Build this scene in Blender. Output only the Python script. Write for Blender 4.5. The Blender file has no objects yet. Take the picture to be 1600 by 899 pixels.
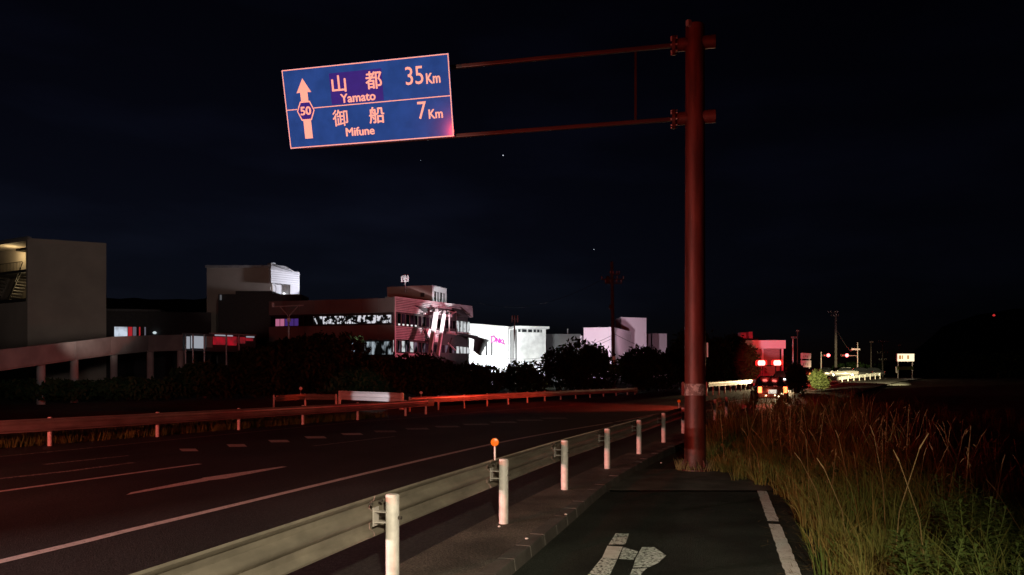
import bpy, bmesh, math, random
import numpy as np
from mathutils import Vector, Matrix

random.seed(7); np.random.seed(7)
scene = bpy.context.scene
C = scene.collection
R = math.radians

# ------------------------------------------------------------------ camera
FPX, HOR, CAMZ = 1155.0, 596.0, 1.75          # focal length and horizon row in photo pixels (1600 wide), eye height
cam_d = bpy.data.cameras.new('camera'); cam = bpy.data.objects.new('camera', cam_d); C.objects.link(cam)
cam.location = (0, 0, CAMZ); cam.rotation_euler = (R(90), 0, 0)
cam_d.sensor_width = 36.0; cam_d.lens = 36.0 * FPX / 1600.0
cam_d.shift_y = (HOR - 449.5) / 1600.0
cam_d.clip_start = 0.05; cam_d.clip_end = 6000
scene.camera = cam

# ------------------------------------------------------------------ world: night sky
world = bpy.data.worlds.new('World'); scene.world = world; world.use_nodes = True
wn = world.node_tree; wn.nodes.clear()
wout = wn.nodes.new('ShaderNodeOutputWorld'); wbg = wn.nodes.new('ShaderNodeBackground')
wsky = wn.nodes.new('ShaderNodeTexSky'); wsky.sky_type = 'NISHITA'; wsky.sun_disc = False
wsky.sun_elevation = R(-5.3); wsky.sun_rotation = R(-27.0); wsky.air_density = 1.2; wsky.dust_density = 0.1; wsky.ozone_density = 5.0
wtc = wn.nodes.new('ShaderNodeTexCoord'); wmp = wn.nodes.new('ShaderNodeMapping'); wmp.inputs['Scale'].default_value = (2.2, 2.2, 9.0)
wno = wn.nodes.new('ShaderNodeTexNoise'); wno.inputs['Scale'].default_value = 1.4; wno.inputs['Detail'].default_value = 6
wmr = wn.nodes.new('ShaderNodeMapRange'); wmr.inputs[1].default_value = 0.45; wmr.inputs[2].default_value = 0.75
wmr.inputs[3].default_value = 1.0; wmr.inputs[4].default_value = 1.9
wmx = wn.nodes.new('ShaderNodeVectorMath'); wmx.operation = 'SCALE'
wn.links.new(wtc.outputs['Generated'], wmp.inputs[0]); wn.links.new(wmp.outputs[0], wno.inputs['Vector'])
wn.links.new(wno.outputs['Fac'], wmr.inputs[0]); wn.links.new(wsky.outputs[0], wmx.inputs[0]); wn.links.new(wmr.outputs[0], wmx.inputs['Scale'])
whs = wn.nodes.new('ShaderNodeHueSaturation'); whs.inputs['Saturation'].default_value = 0.72
wn.links.new(wmx.outputs[0], whs.inputs['Color']); wn.links.new(whs.outputs[0], wbg.inputs[0]); wn.links.new(wbg.outputs[0], wout.inputs[0])
wbg.inputs[1].default_value = 0.15

# ------------------------------------------------------------------ the one far light of the sky: a faint moon
sd = bpy.data.lights.new('moon', 'SUN'); sd.energy = 0.002; sd.angle = R(0.5); sd.color = (1.0, 0.95, 0.88)
so = bpy.data.objects.new('moon', sd); C.objects.link(so); so.rotation_euler = (R(50), 0, R(-12))

# ------------------------------------------------------------------ view
vs = scene.view_settings
vs.view_transform = 'Standard'; vs.look = 'None'; vs.exposure = 0.0; vs.gamma = 1.0; vs.use_curve_mapping = False
scene.cycles.use_denoising = True
scene.cycles.max_bounces = 5
scene.cycles.sample_clamp_indirect = 2.0

def look_at(o, target):
    d = Vector(target) - o.location
    o.rotation_euler = d.to_track_quat('-Z', 'Y').to_euler()

def spot(name, loc, target, power, col, cone, blend=0.5, radius=0.1, parent=None):
    l = bpy.data.lights.new(name, 'SPOT'); l.energy = power; l.color = col; l.spot_size = R(cone); l.spot_blend = blend; l.shadow_soft_size = radius
    o = bpy.data.objects.new(name, l); C.objects.link(o); o.location = loc; look_at(o, target)
    return o

def point(name, loc, power, col, radius=0.1):
    l = bpy.data.lights.new(name, 'POINT'); l.energy = power; l.color = col; l.shadow_soft_size = radius
    o = bpy.data.objects.new(name, l); C.objects.link(o); o.location = loc
    return o

# lamps alone, for unseen vehicles behind the camera: red beacon and headlamp, two added spots, a lamp on the pavement side
spot('beacon_on_road_behind', (-16.0, -11.0, 3.2), (-9.5, 10.0, 0.2), 11500, (1.0, 0.06, 0.035), 70, 0.75, 0.16)
spot('road_red_fill', (-15.0, 3.5, 1.9), (-5.5, 25.0, 0.0), 4400, (1.0, 0.26, 0.19), 100, 0.7, 0.12)  # added second red light for the near road and the far rail
spot('headlamp_on_road', (-9.5, 3.2, 0.74), (0.2, 9.0, 0.0), 3300, (1.0, 0.66, 0.58), 62, 0.8, 0.06)
spot('sign_retro_spot', (-7.0, -7.0, 1.6), (-3.55, 17.1, 8.0), 17500, (1.0, 0.57, 0.46), 15.5, 0.55, 0.1)  # added narrow spot standing in for the retroreflection of the sign
spot('lamp_on_pavement_behind', (0.7, -1.4, 3.5), (0.5, 4.3, 0.0), 2800, (1.0, 0.87, 0.60), 64, 0.9, 0.15)

# ------------------------------------------------------------------ geometry helpers
XE = ([-60, -6.0, 7.3, 9.2, 21.5, 31.5, 42.0, 61.5, 90.0, 125.0, 170.0], [-25, -9.5, -5.07, -4.47, -0.37, 4.2, 9.6, 22.0, 40.0, 62.0, 90.0])
def land_left(Y):
    s = Y - 36.0; t = Y - 135.0
    return 0.028 * (math.sqrt(s * s + 16.0) + s) / 2.0 - 0.028 * (math.sqrt(t * t + 400.0) + t) / 2.0
def zr(Y, x=None):
    """height of the road and the land at distance Y: level, then a gentle climb that flattens out; left of the edge line it climbs later"""
    if x is not None:
        t = (x - np.interp(Y, XE[0], XE[1])) / 5.0; t = min(1.0, max(0.0, t)); t = t * t * (3 - 2 * t)
        return land_left(Y) * (1 - t) + zr(Y) * t
    s = Y - 17.0
    up = 0.023 * (math.sqrt(s * s + 16.0) + s) / 2.0
    t = Y - 135.0
    up -= 0.023 * (math.sqrt(t * t + 400.0) + t) / 2.0
    return up

def land(x, y):
    """the land itself: right of the grass verge a bank falls away"""
    fade = 1.0 - min(1.0, max(0.0, (y - 28.0) / 25.0))
    return zr(y, x) - min(2.6, 0.26 * max(0.0, x - (0.40 * y + 1.6))) * fade

def px(x, y, Y):
    return Vector(((x - 800.0) / FPX * Y, Y, CAMZ + (HOR - y) / FPX * Y))

def gx(x, Y):
    return (x - 800.0) / FPX * Y

def gpt(x, y, dz=0.0):
    """point on the land seen at photo pixel x, y"""
    lo, hi = 2.0, 200.0
    f = lambda Y: CAMZ + (HOR - y) / FPX * Y - (zr(Y, gx(x, Y)) + dz)
    for _ in range(60):
        m = (lo + hi) / 2
        if f(m) > 0: lo = m
        else: hi = m
    Y = (lo + hi) / 2
    return Vector((gx(x, Y), Y))

class MB:
    def __init__(s): s.v = []; s.f = []
    def add(s, vs, fs):
        n = len(s.v); s.v += [tuple(p) for p in vs]; s.f += [tuple(i + n for i in f) for f in fs]; return s
    def box(s, c, d, rz=0.0, rx=0.0):
        x, y, z = d[0] / 2, d[1] / 2, d[2] / 2
        M = Matrix.Rotation(rz, 3, 'Z') @ Matrix.Rotation(rx, 3, 'X')
        P = [Vector(c) + M @ Vector(p) for p in ((-x,-y,-z),(x,-y,-z),(x,y,-z),(-x,y,-z),(-x,-y,z),(x,-y,z),(x,y,z),(-x,y,z))]
        return s.add(P, [(0,3,2,1),(4,5,6,7),(0,1,5,4),(1,2,6,5),(2,3,7,6),(3,0,4,7)])
    def tube(s, a, b, r0, r1=None, n=10, caps=True):
        r1 = r0 if r1 is None else r1
        a, b = Vector(a), Vector(b); d = (b - a).normalized()
        u = d.orthogonal().normalized(); w = d.cross(u)
        P = []
        for c, r in ((a, r0), (b, r1)):
            for i in range(n):
                t = 2 * math.pi * i / n
                P.append(c + u * (r * math.cos(t)) + w * (r * math.sin(t)))
        F = [(i, (i + 1) % n, n + (i + 1) % n, n + i) for i in range(n)]
        if caps: F += [tuple(range(n - 1, -1, -1)), tuple(range(n, 2 * n))]
        return s.add(P, F)
    def bar(s, a, b, w, h):
        """square bar from a to b, w wide (horizontal), h high"""
        a, b = Vector(a), Vector(b); d = (b - a).normalized()
        side = d.cross(Vector((0, 0, 1)))
        side = side.normalized() if side.length > 1e-5 else Vector((1, 0, 0))
        up = side.cross(d).normalized()
        P = [c + side * (sx * w / 2) + up * (sz * h / 2) for c in (a, b) for sx, sz in ((-1,-1),(1,-1),(1,1),(-1,1))]
        return s.add(P, [(0,1,2,3),(7,6,5,4),(0,4,5,1),(1,5,6,2),(2,6,7,3),(3,7,4,0)])
    def prism(s, poly, z0, z1):
        """upright prism over a plan polygon; z1 may be a list with one height for each corner"""
        n = len(poly); z1s = z1 if isinstance(z1, (list, tuple)) else [z1] * n
        P = [(p[0], p[1], z0) for p in poly] + [(p[0], p[1], z) for p, z in zip(poly, z1s)]
        F = [(i, (i + 1) % n, n + (i + 1) % n, n + i) for i in range(n)] + [tuple(range(n - 1, -1, -1)), tuple(range(n, 2 * n))]
        return s.add(P, F)
    def lathe(s, c, prof, n=14, axis=Vector((0, 0, 1))):
        c = Vector(c); axis = Vector(axis).normalized(); u = axis.orthogonal().normalized(); w = axis.cross(u)
        P = []
        for r, h in prof:
            for i in range(n):
                t = 2 * math.pi * i / n
                P.append(c + axis * h + u * (r * math.cos(t)) + w * (r * math.sin(t)))
        F = []
        for k in range(len(prof) - 1):
            F += [(k*n+i, k*n+(i+1)%n, (k+1)*n+(i+1)%n, (k+1)*n+i) for i in range(n)]
        F += [tuple(range(n - 1, -1, -1)), tuple((len(prof)-1)*n + i for i in range(n))]
        return s.add(P, F)
    def build(s, name, mat, parent=None, smooth=False, bevel=0.0, origin=None):
        me = bpy.data.meshes.new(name)
        off = parent_origin(parent) if parent is not None else Vector(origin or (0, 0, 0))
        me.from_pydata([tuple(Vector(p) - off) for p in s.v], [], s.f)
        me.validate(); me.update()
        bm = bmesh.new(); bm.from_mesh(me); bmesh.ops.recalc_face_normals(bm, faces=bm.faces); bm.to_mesh(me); bm.free()
        if smooth:
            for p in me.polygons: p.use_smooth = True
            try: me.set_sharp_from_angle(angle=R(40))
            except Exception: pass
        me.materials.append(mat)
        o = bpy.data.objects.new(name, me); C.objects.link(o)
        if parent is not None: o.parent = parent
        else: o.location = off
        if bevel > 0:
            b = o.modifiers.new('bevel', 'BEVEL'); b.width = bevel; b.segments = 2; b.limit_method = 'ANGLE'; b.harden_normals = False
        return o

def parent_origin(o):
    p = Vector(o.location)
    while o.parent is not None:
        o = o.parent; p = p + Vector(o.location)
    return p

def tag(o, label=None, cat=None, group=None, kind=None):
    if label: o['label'] = label
    if cat: o['category'] = cat
    if group: o['group'] = group
    if kind: o['kind'] = kind
    return o

def thing(name, loc, label, cat, group=None):
    o = bpy.data.objects.new(name, None); C.objects.link(o); o.location = loc; o.empty_display_size = 0.2
    return tag(o, label, cat, group)

def copy_tree(o, loc=None, rz=None, label=None, parent=None):
    c = o.copy(); C.objects.link(c)
    if parent is not None: c.parent = parent
    if loc is not None: c.location = loc
    if rz is not None: c.rotation_euler = (0, 0, rz)
    if label: c['label'] = label
    for ch in list(o.children): copy_tree(ch, parent=c)
    return c

# ------------------------------------------------------------------ materials
def mat(name, col, rough=0.6, metal=0.0, var=0.15, scale=4.0, bump=0.0, bscale=40.0, col2=None, spec=0.5, coat=0.0, coat_rough=0.1, detail=5, stretch=(1, 1, 1), grain=0.0, gscale=60.0):
    m = bpy.data.materials.new(name); m.use_nodes = True
    nt = m.node_tree; b = nt.nodes['Principled BSDF']
    tc = nt.nodes.new('ShaderNodeTexCoord'); mp = nt.nodes.new('ShaderNodeMapping'); mp.inputs['Scale'].default_value = stretch
    ge = nt.nodes.new('ShaderNodeNewGeometry')
    nt.links.new(ge.outputs['Position'], mp.inputs[0])
    no = nt.nodes.new('ShaderNodeTexNoise'); no.inputs['Scale'].default_value = scale; no.inputs['Detail'].default_value = detail
    nt.links.new(mp.outputs[0], no.inputs['Vector'])
    rp = nt.nodes.new('ShaderNodeValToRGB')
    c2 = col2 or tuple(min(1.0, c * (1 + var)) for c in col)
    c1 = col if col2 else tuple(c * (1 - var) for c in col)
    rp.color_ramp.elements[0].position = 0.35; rp.color_ramp.elements[1].position = 0.68
    rp.color_ramp.elements[0].color = (*c1, 1); rp.color_ramp.elements[1].color = (*c2, 1)
    nt.links.new(no.outputs['Fac'], rp.inputs[0]); nt.links.new(rp.outputs[0], b.inputs['Base Color'])
    if grain:
        g = nt.nodes.new('ShaderNodeTexNoise'); g.inputs['Scale'].default_value = gscale; g.inputs['Detail'].default_value = 3
        gm = nt.nodes.new('ShaderNodeMapRange'); gm.inputs[1].default_value = 0.35; gm.inputs[2].default_value = 0.7; gm.inputs[3].default_value = 1 - grain; gm.inputs[4].default_value = 1 + grain * 1.6
        sc = nt.nodes.new('ShaderNodeVectorMath'); sc.operation = 'SCALE'
        nt.links.new(ge.outputs['Position'], g.inputs['Vector']); nt.links.new(g.outputs['Fac'], gm.inputs[0])
        nt.links.new(rp.outputs[0], sc.inputs[0]); nt.links.new(gm.outputs[0], sc.inputs['Scale']); nt.links.new(sc.outputs[0], b.inputs['Base Color'])
    b.inputs['Roughness'].default_value = rough; b.inputs['Metallic'].default_value = metal
    b.inputs['Specular IOR Level'].default_value = spec
    if coat: b.inputs['Coat Weight'].default_value = coat; b.inputs['Coat Roughness'].default_value = coat_rough
    if bump:
        n2 = nt.nodes.new('ShaderNodeTexNoise'); n2.inputs['Scale'].default_value = bscale; n2.inputs['Detail'].default_value = 4
        nt.links.new(ge.outputs['Position'], n2.inputs['Vector'])
        bp = nt.nodes.new('ShaderNodeBump'); bp.inputs['Strength'].default_value = bump; bp.inputs['Distance'].default_value = 0.02
        nt.links.new(n2.outputs['Fac'], bp.inputs['Height']); nt.links.new(bp.outputs[0], b.inputs['Normal'])
    return m

def emit(name, col, strength):
    m = bpy.data.materials.new(name); m.use_nodes = True; nt = m.node_tree; nt.nodes.clear()
    o = nt.nodes.new('ShaderNodeOutputMaterial'); e = nt.nodes.new('ShaderNodeEmission')
    e.inputs[0].default_value = (*col, 1); e.inputs[1].default_value = strength
    nt.links.new(e.outputs[0], o.inputs[0]); return m

def window_mat(name, col, strength, scale, thr=(0.45, 0.6), stretch=(1, 1, 1), dark=0.004):
    """a lit room behind a pane: bright walls broken by the dark shapes of what stands inside"""
    m = bpy.data.materials.new(name); m.use_nodes = True; nt = m.node_tree; nt.nodes.clear()
    o = nt.nodes.new('ShaderNodeOutputMaterial'); e = nt.nodes.new('ShaderNodeEmission')
    ge = nt.nodes.new('ShaderNodeNewGeometry'); mp = nt.nodes.new('ShaderNodeMapping'); mp.inputs['Scale'].default_value = stretch
    no = nt.nodes.new('ShaderNodeTexNoise'); no.inputs['Scale'].default_value = scale; no.inputs['Detail'].default_value = 3
    rp = nt.nodes.new('ShaderNodeValToRGB'); rp.color_ramp.elements[0].position = thr[0]; rp.color_ramp.elements[1].position = thr[1]
    rp.color_ramp.elements[0].color = (dark, dark, dark, 1); rp.color_ramp.elements[1].color = (*col, 1)
    nt.links.new(ge.outputs['Position'], mp.inputs[0]); nt.links.new(mp.outputs[0], no.inputs['Vector'])
    nt.links.new(no.outputs['Fac'], rp.inputs[0]); nt.links.new(rp.outputs[0], e.inputs[0]); e.inputs[1].default_value = strength
    nt.links.new(e.outputs[0], o.inputs[0]); return m

def worn_paint(name, col, under, scale, thr, rough=0.6):
    """road paint worn through to the asphalt in patches"""
    m = mat(name, col, rough, var=0.12, scale=9.0); nt = m.node_tree; b = nt.nodes['Principled BSDF']
    ge = nt.nodes.new('ShaderNodeNewGeometry'); no = nt.nodes.new('ShaderNodeTexNoise'); no.inputs['Scale'].default_value = scale; no.inputs['Detail'].default_value = 8; no.inputs['Roughness'].default_value = 0.7
    rp = nt.nodes.new('ShaderNodeValToRGB'); rp.color_ramp.elements[0].position = thr; rp.color_ramp.elements[1].position = thr + 0.05
    mx = nt.nodes.new('ShaderNodeMix'); mx.data_type = 'RGBA'
    old = b.inputs['Base Color'].links[0].from_socket
    nt.links.new(ge.outputs['Position'], no.inputs['Vector']); nt.links.new(no.outputs['Fac'], rp.inputs[0]); nt.links.new(rp.outputs[0], mx.inputs[0])
    mx.inputs[6].default_value = (*under, 1); nt.links.new(old, mx.inputs[7]); nt.links.new(mx.outputs[2], b.inputs['Base Color'])
    return m

M = {}
M['asphalt'] = mat('asphalt', (0.040, 0.037, 0.036), 0.62, var=0.35, scale=0.6, bump=0.5, bscale=60, stretch=(1, 0.5, 1), spec=0.4, grain=0.45, gscale=24)
M['asphalt_walk'] = mat('asphalt_walk', (0.026, 0.031, 0.026), 0.75, var=0.45, scale=1.0, bump=0.8, bscale=70, grain=0.5, gscale=75, spec=0.3)
M['verge'] = mat('verge_concrete', (0.095, 0.082, 0.068), 0.85, var=0.5, scale=1.1, bump=0.6, bscale=45, detail=8, grain=0.35, gscale=50)
M['kerb'] = mat('kerb_concrete', (0.085, 0.075, 0.068), 0.85, var=0.3, scale=3, bump=0.4)
M['slab'] = mat('old_concrete', (0.10, 0.095, 0.08), 0.85, var=0.4, scale=2.2, bump=0.5)
M['land'] = mat('dark_soil', (0.030, 0.030, 0.018), 0.95, var=0.5, scale=0.9, bump=0.6, bscale=20)
M['paint'] = worn_paint('road_paint', (0.85, 0.82, 0.78), (0.05, 0.046, 0.044), 26.0, 0.36)
M['paint_worn'] = worn_paint('worn_road_paint', (0.62, 0.59, 0.56), (0.05, 0.046, 0.044), 22.0, 0.47)
M['paint_line'] = worn_paint('pavement_line_paint', (0.92, 0.90, 0.87), (0.16, 0.15, 0.13), 24.0, 0.36)
M['paint_mark'] = worn_paint('cycle_mark_paint', (0.88, 0.95, 0.90), (0.045, 0.055, 0.045), 26.0, 0.44)
M['beam'] = mat('galvanised_beam', (0.30, 0.265, 0.22), 0.5, metal=0.2, var=0.22, scale=1.6, stretch=(1, 1, 5), detail=7, grain=0.05, gscale=9)
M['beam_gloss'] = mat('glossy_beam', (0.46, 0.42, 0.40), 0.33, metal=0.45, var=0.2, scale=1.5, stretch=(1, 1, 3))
M['post'] = mat('white_post', (0.80, 0.77, 0.75), 0.5, var=0.12, scale=9, detail=9, grain=0.08, gscale=14)
M['bracket'] = mat('white_bracket', (0.66, 0.62, 0.60), 0.5, var=0.15)
M['bolt'] = mat('dark_bolt', (0.16, 0.14, 0.13), 0.5, metal=0.6)
M['orange'] = mat('orange_reflector', (1.0, 0.26, 0.015), 0.25, var=0.05, coat=0.8)
M['whiteref'] = mat('white_reflector', (0.95, 0.95, 0.95), 0.2, var=0.02, coat=0.8)
M['pole'] = mat('sign_pole_paint', (0.095, 0.024, 0.017), 0.5, metal=0.1, var=0.38, scale=2.4, stretch=(3, 3, 0.5), bump=0.25, bscale=18, detail=8)
M['arm'] = mat('sign_arm_paint', (0.035, 0.015, 0.012), 0.5, var=0.25, scale=2.0)
M['tape'] = worn_paint('pole_tape', (0.40, 0.37, 0.35), (0.16, 0.12, 0.11), 9.0, 0.47)
M['sign_blue'] = mat('sign_blue', (0.018, 0.120, 0.60), 0.45, var=0.12, scale=3, spec=0.0, coat=1.0, coat_rough=0.06)
M['sign_patch'] = mat('sign_patch_violet', (0.022, 0.030, 0.46), 0.45, var=0.06, scale=6, spec=0.1)
M['sign_white'] = mat('sign_white', (0.90, 0.86, 0.80), 0.4, var=0.03, scale=5)
M['alu'] = mat('sign_back_aluminium', (0.30, 0.30, 0.30), 0.5, metal=0.5)
M['conc'] = mat('grey_concrete', (0.34, 0.32, 0.30), 0.85, var=0.2, scale=0.7, bump=0.2, bscale=12)
M['cream'] = mat('cream_wall', (0.42, 0.36, 0.30), 0.85, var=0.12, scale=0.3, detail=8)
M['greywall'] = mat('grey_wall', (0.25, 0.25, 0.25), 0.8, var=0.12, scale=0.4)
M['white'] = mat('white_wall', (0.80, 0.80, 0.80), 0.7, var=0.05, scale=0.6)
M['tilewhite'] = mat('white_tile', (0.70, 0.71, 0.70), 0.5, var=0.18, scale=1.2)
M['clad'] = mat('ribbed_cladding', (0.55, 0.50, 0.50), 0.5, metal=0.1, var=0.15, scale=1.2)
M['darkclad'] = mat('dark_cladding', (0.04, 0.038, 0.038), 0.7, var=0.2)
M['darkmetal'] = mat('dark_metal', (0.06, 0.055, 0.05), 0.55, metal=0.4)
M['greymetal'] = mat('grey_metal', (0.42, 0.42, 0.42), 0.5, metal=0.4)
M['roof'] = mat('roof_felt', (0.10, 0.10, 0.10), 0.9)
M['glass'] = mat('dark_glass', (0.02, 0.022, 0.025), 0.12, var=0.1, spec=0.7)
M['wood'] = mat('utility_pole_concrete', (0.075, 0.065, 0.06), 0.85, var=0.2)
M['wire'] = mat('black_cable', (0.02, 0.02, 0.02), 0.6)
M['pink'] = mat('pinkish_wall', (0.70, 0.62, 0.66), 0.8, var=0.06, scale=0.2)
M['hill'] = mat('hill_wood', (0.03, 0.035, 0.03), 0.95, var=0.3, scale=0.02)
M['bark'] = mat('bark', (0.05, 0.04, 0.03), 0.9, var=0.3, scale=6)
M['leaf'] = mat('shaded_leaf', (0.022, 0.042, 0.016), 0.7, var=0.35, scale=1.2, spec=0.05)  # kept darker than real foliage so that unlit crowns stay black
M['leaf_lit'] = mat('lit_leaf', (0.13, 0.16, 0.05), 0.6, var=0.3, scale=1.2)  # lighter copy of the leaf for lit plants, light put into the colour
M['grass'] = mat('dry_grass', (0.155, 0.120, 0.032), 0.65, scale=1.6, col2=(0.085, 0.125, 0.025), spec=0.2)
M['grassgreen'] = mat('green_grass', (0.065, 0.115, 0.022), 0.65, scale=1.6, col2=(0.15, 0.16, 0.035), spec=0.2)
M['weed'] = mat('weed_leaf', (0.085, 0.125, 0.026), 0.6, var=0.25, scale=3)
M['straw'] = mat('straw', (0.22, 0.16, 0.06), 0.7, var=0.25, scale=3)
M['carpaint'] = mat('dark_car_paint', (0.012, 0.012, 0.014), 0.25, var=0.05, coat=0.8, coat_rough=0.05)
M['carwhite'] = mat('pale_car_paint', (0.45, 0.44, 0.42), 0.3, var=0.05, coat=0.8, coat_rough=0.05)
M['tyre'] = mat('tyre_rubber', (0.015, 0.015, 0.015), 0.8)
M['rim'] = mat('wheel_rim', (0.4, 0.4, 0.4), 0.3, metal=0.8)
M['redhot'] = emit('red_beacon_lens', (1.0, 0.16, 0.13), 9.0)
M['reddim'] = emit('red_beacon_halo_shell', (1.0, 0.02, 0.015), 1.6)  # red rim of glare round the beacon, put into a dim glowing shell
M['tail'] = emit('tail_lamp_lens', (1.0, 0.18, 0.05), 5.0)
M['lampwarm'] = emit('warm_lamp_lens', (1.0, 0.75, 0.40), 6.0)
M['lampwhite'] = emit('white_lamp_lens', (1.0, 0.95, 0.9), 5.0)
M['reddot'] = emit('small_red_lamp', (1.0, 0.05, 0.05), 0.5)
M['signalred'] = emit('signal_red_lens', (1.0, 0.12, 0.12), 9.0)
M['starm'] = emit('starlight', (0.8, 0.85, 1.0), 1.2)

# ------------------------------------------------------------------ the land
def strip(name, left, right, z, m, nx=1):
    """a sheet between two edges given as lists of (x, y), at z above the land"""
    o = MB(); n = len(left)
    V = []
    for a, b in zip(left, right):
        for k in range(nx + 1):
            q = (a[0] + (b[0] - a[0]) * k / nx, a[1] + (b[1] - a[1]) * k / nx); V.append((q[0], q[1], zr(q[1], q[0]) + z))
    w = nx + 1
    o.add(V, [(w*i+k, w*i+k+1, w*(i+1)+k+1, w*(i+1)+k) for i in range(n - 1) for k in range(nx)])
    return o.build(name, m)

def resample(pts, step):
    pts = [Vector(p) for p in pts]; n = len(pts); dense = []
    for i in range(n - 1):
        p0, p1, p2, p3 = pts[max(i-1, 0)], pts[i], pts[i+1], pts[min(i+2, n-1)]
        for k in range(24):
            t = k / 24.0
            dense.append(0.5 * ((2*p1) + (p2-p0)*t + (2*p0-5*p1+4*p2-p3)*t*t + (3*p1-p0-3*p2+p3)*t*t*t))
    dense.append(pts[-1])
    out = [dense[0]]; acc = 0.0
    for a, b in zip(dense, dense[1:]):
        L = (b - a).length
        while acc + L >= step:
            t = (step - acc) / L; a = a + (b - a) * t; out.append(a.copy()); L = (b - a).length; acc = 0.0
        acc += L
    if (dense[-1] - out[-1]).length > step * 0.3: out.append(dense[-1])
    return out

def offset(path, d):
    out = []
    for i, p in enumerate(path):
        t = (path[min(i+1, len(path)-1)] - path[max(i-1, 0)]).normalized()
        out.append(Vector((p.x - t.y * d, p.y + t.x * d)))     # +d to the left of the direction of travel
    return out

def ground_sheet():
    xs = [-1500, -700, -350, -200, -120] + list(range(-80, 0, 10)) + list(range(0, 40, 1)) + list(range(40, 121, 10)) + [160, 260, 500, 1500]
    ys = [-200, -60, -20] + list(range(-10, 60, 2)) + list(range(60, 200, 5)) + [220, 300, 500, 1000, 3000]
    V = []; F = []
    for y in ys:
        for x in xs: V.append((x, y, land(x, y) - 0.16))
    nx = len(xs)
    for j in range(len(ys) - 1):
        for i in range(nx - 1): F.append((j*nx+i, j*nx+i+1, (j+1)*nx+i+1, (j+1)*nx+i))
    o = MB().add(V, F).build('ground', M['land']); tag(o, kind='structure')
ground_sheet()

NEAR = [(-4.0, -3.0), (-2.75, 0.6), (-1.85, 3.5), (-1.02, 6.3), (-0.10, 9.15), (0.85, 11.96), (1.86, 14.65), (2.92, 17.3), (4.0, 19.9), (5.15, 22.6), (6.35, 25.3), (7.6, 28.0), (8.9, 30.7)]
near = resample(NEAR, 0.5)
EDGE = [(-9.5, -6.0), (-5.07, 7.32), (-4.47, 9.23), (-0.37, 21.5), (4.2, 31.5), (9.6, 42.0), (22.0, 61.5), (40.0, 90.0), (62.0, 125.0), (90.0, 170.0)]
edge = resample(EDGE, 1.0)

# road: from the near verge across to the far guardrail, then on up the hill
road_right = [Vector((p.x - 0.25, p.y)) for p in near] + resample([(9.6, 31.2), (19.0, 43.0), (29.0, 61.0), (48.0, 92.0), (70.0, 125.0), (98.0, 170.0)], 2.0)[0:]
def road_left_x(y):
    pts = [(-26.0, -6.0), (-18.0, 10.0), (-14.4, 18.0), (-11.5, 25.0), (-7.5, 34.0), (-3.5, 42.0), (5.5, 56.0), (14.5, 66.0), (30.0, 90.0), (53.0, 125.0), (82.0, 170.0)]
    for a, b in zip(pts, pts[1:]):
        if a[1] <= y <= b[1]: return a[0] + (b[0] - a[0]) * (y - a[1]) / (b[1] - a[1])
    return pts[0][0] if y < pts[0][1] else pts[-1][0]
road_left = [Vector((road_left_x(p.y), p.y)) for p in road_right]
o = strip('road', road_left, road_right, -0.02, M['asphalt'], 24); tag(o, kind='structure')

# verge the posts stand in, its kerb, and the lower pavement
KERB = [(-3.2, -3.0), (-1.95, 1.0), (-1.0, 4.1), (-0.23, 6.67), (0.68, 9.7), (1.55, 12.6), (2.55, 15.4), (3.6, 18.0), (4.8, 20.6), (6.3, 24.0), (9.2, 30.0)]
kerb = resample(KERB, 0.5)
mb = MB()
nl = [Vector((p.x - 0.32, p.y)) for p in near]
def x_at(path, y):
    for a, b in zip(path, path[1:]):
        if a.y <= y <= b.y: return a.x + (b.x - a.x) * (y - a.y) / max(1e-6, b.y - a.y)
    return path[-1].x if y > path[-1].y else path[0].x
ys = [-2.8 + 0.5 * i for i in range(65)]
V = []; F = []
for y in ys:
    xl = x_at(nl, y); xr = x_at(kerb, y) - 0.12; z = zr(y)
    V += [(xl, y, z - 0.1), (xl, y, z), (xr, y, z), (xr, y, z - 0.16)]
for i in range(len(ys) - 1):
    a = 4 * i; F += [(a, a+4, a+5, a+1), (a+1, a+5, a+6, a+2), (a+2, a+6, a+7, a+3)]
verge = mb.add(V, F).build('verge', M['verge']); tag(verge, kind='structure')
# kerb stones, each its own block, set end to end along the verge
kerb_root = bpy.data.objects.new('kerb', None); C.objects.link(kerb_root); tag(kerb_root, kind='structure')
stones = resample(KERB, 0.6)
for a, b in zip(stones, stones[1:]):
    if b.y < 1.5 or a.y > 27: continue
    d = (b - a).normalized(); n = Vector((-d.y, d.x)); g = 0.006
    p0, p1 = a + d * g, b - d * g
    m = MB(); zt = 0.004 + random.uniform(-0.003, 0.004)
    q = [p0 + n * 0.118, p1 + n * 0.118, p1 - n * 0.06, p0 - n * 0.06]
    z = zr((a.y + b.y) / 2)
    m.add([(v.x, v.y, z - 0.2) for v in (p0 + n * 0.118, p1 + n * 0.118, p1 - n * 0.085, p0 - n * 0.085)] + [(v.x, v.y, z + zt) for v in q],
          [(0,1,2,3),(4,5,6,7),(0,1,5,4),(1,2,6,5),(2,3,7,6),(3,0,4,7)])
    m.build('kerb_stone', M['kerb'], kerb_root, bevel=0.012)

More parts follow.
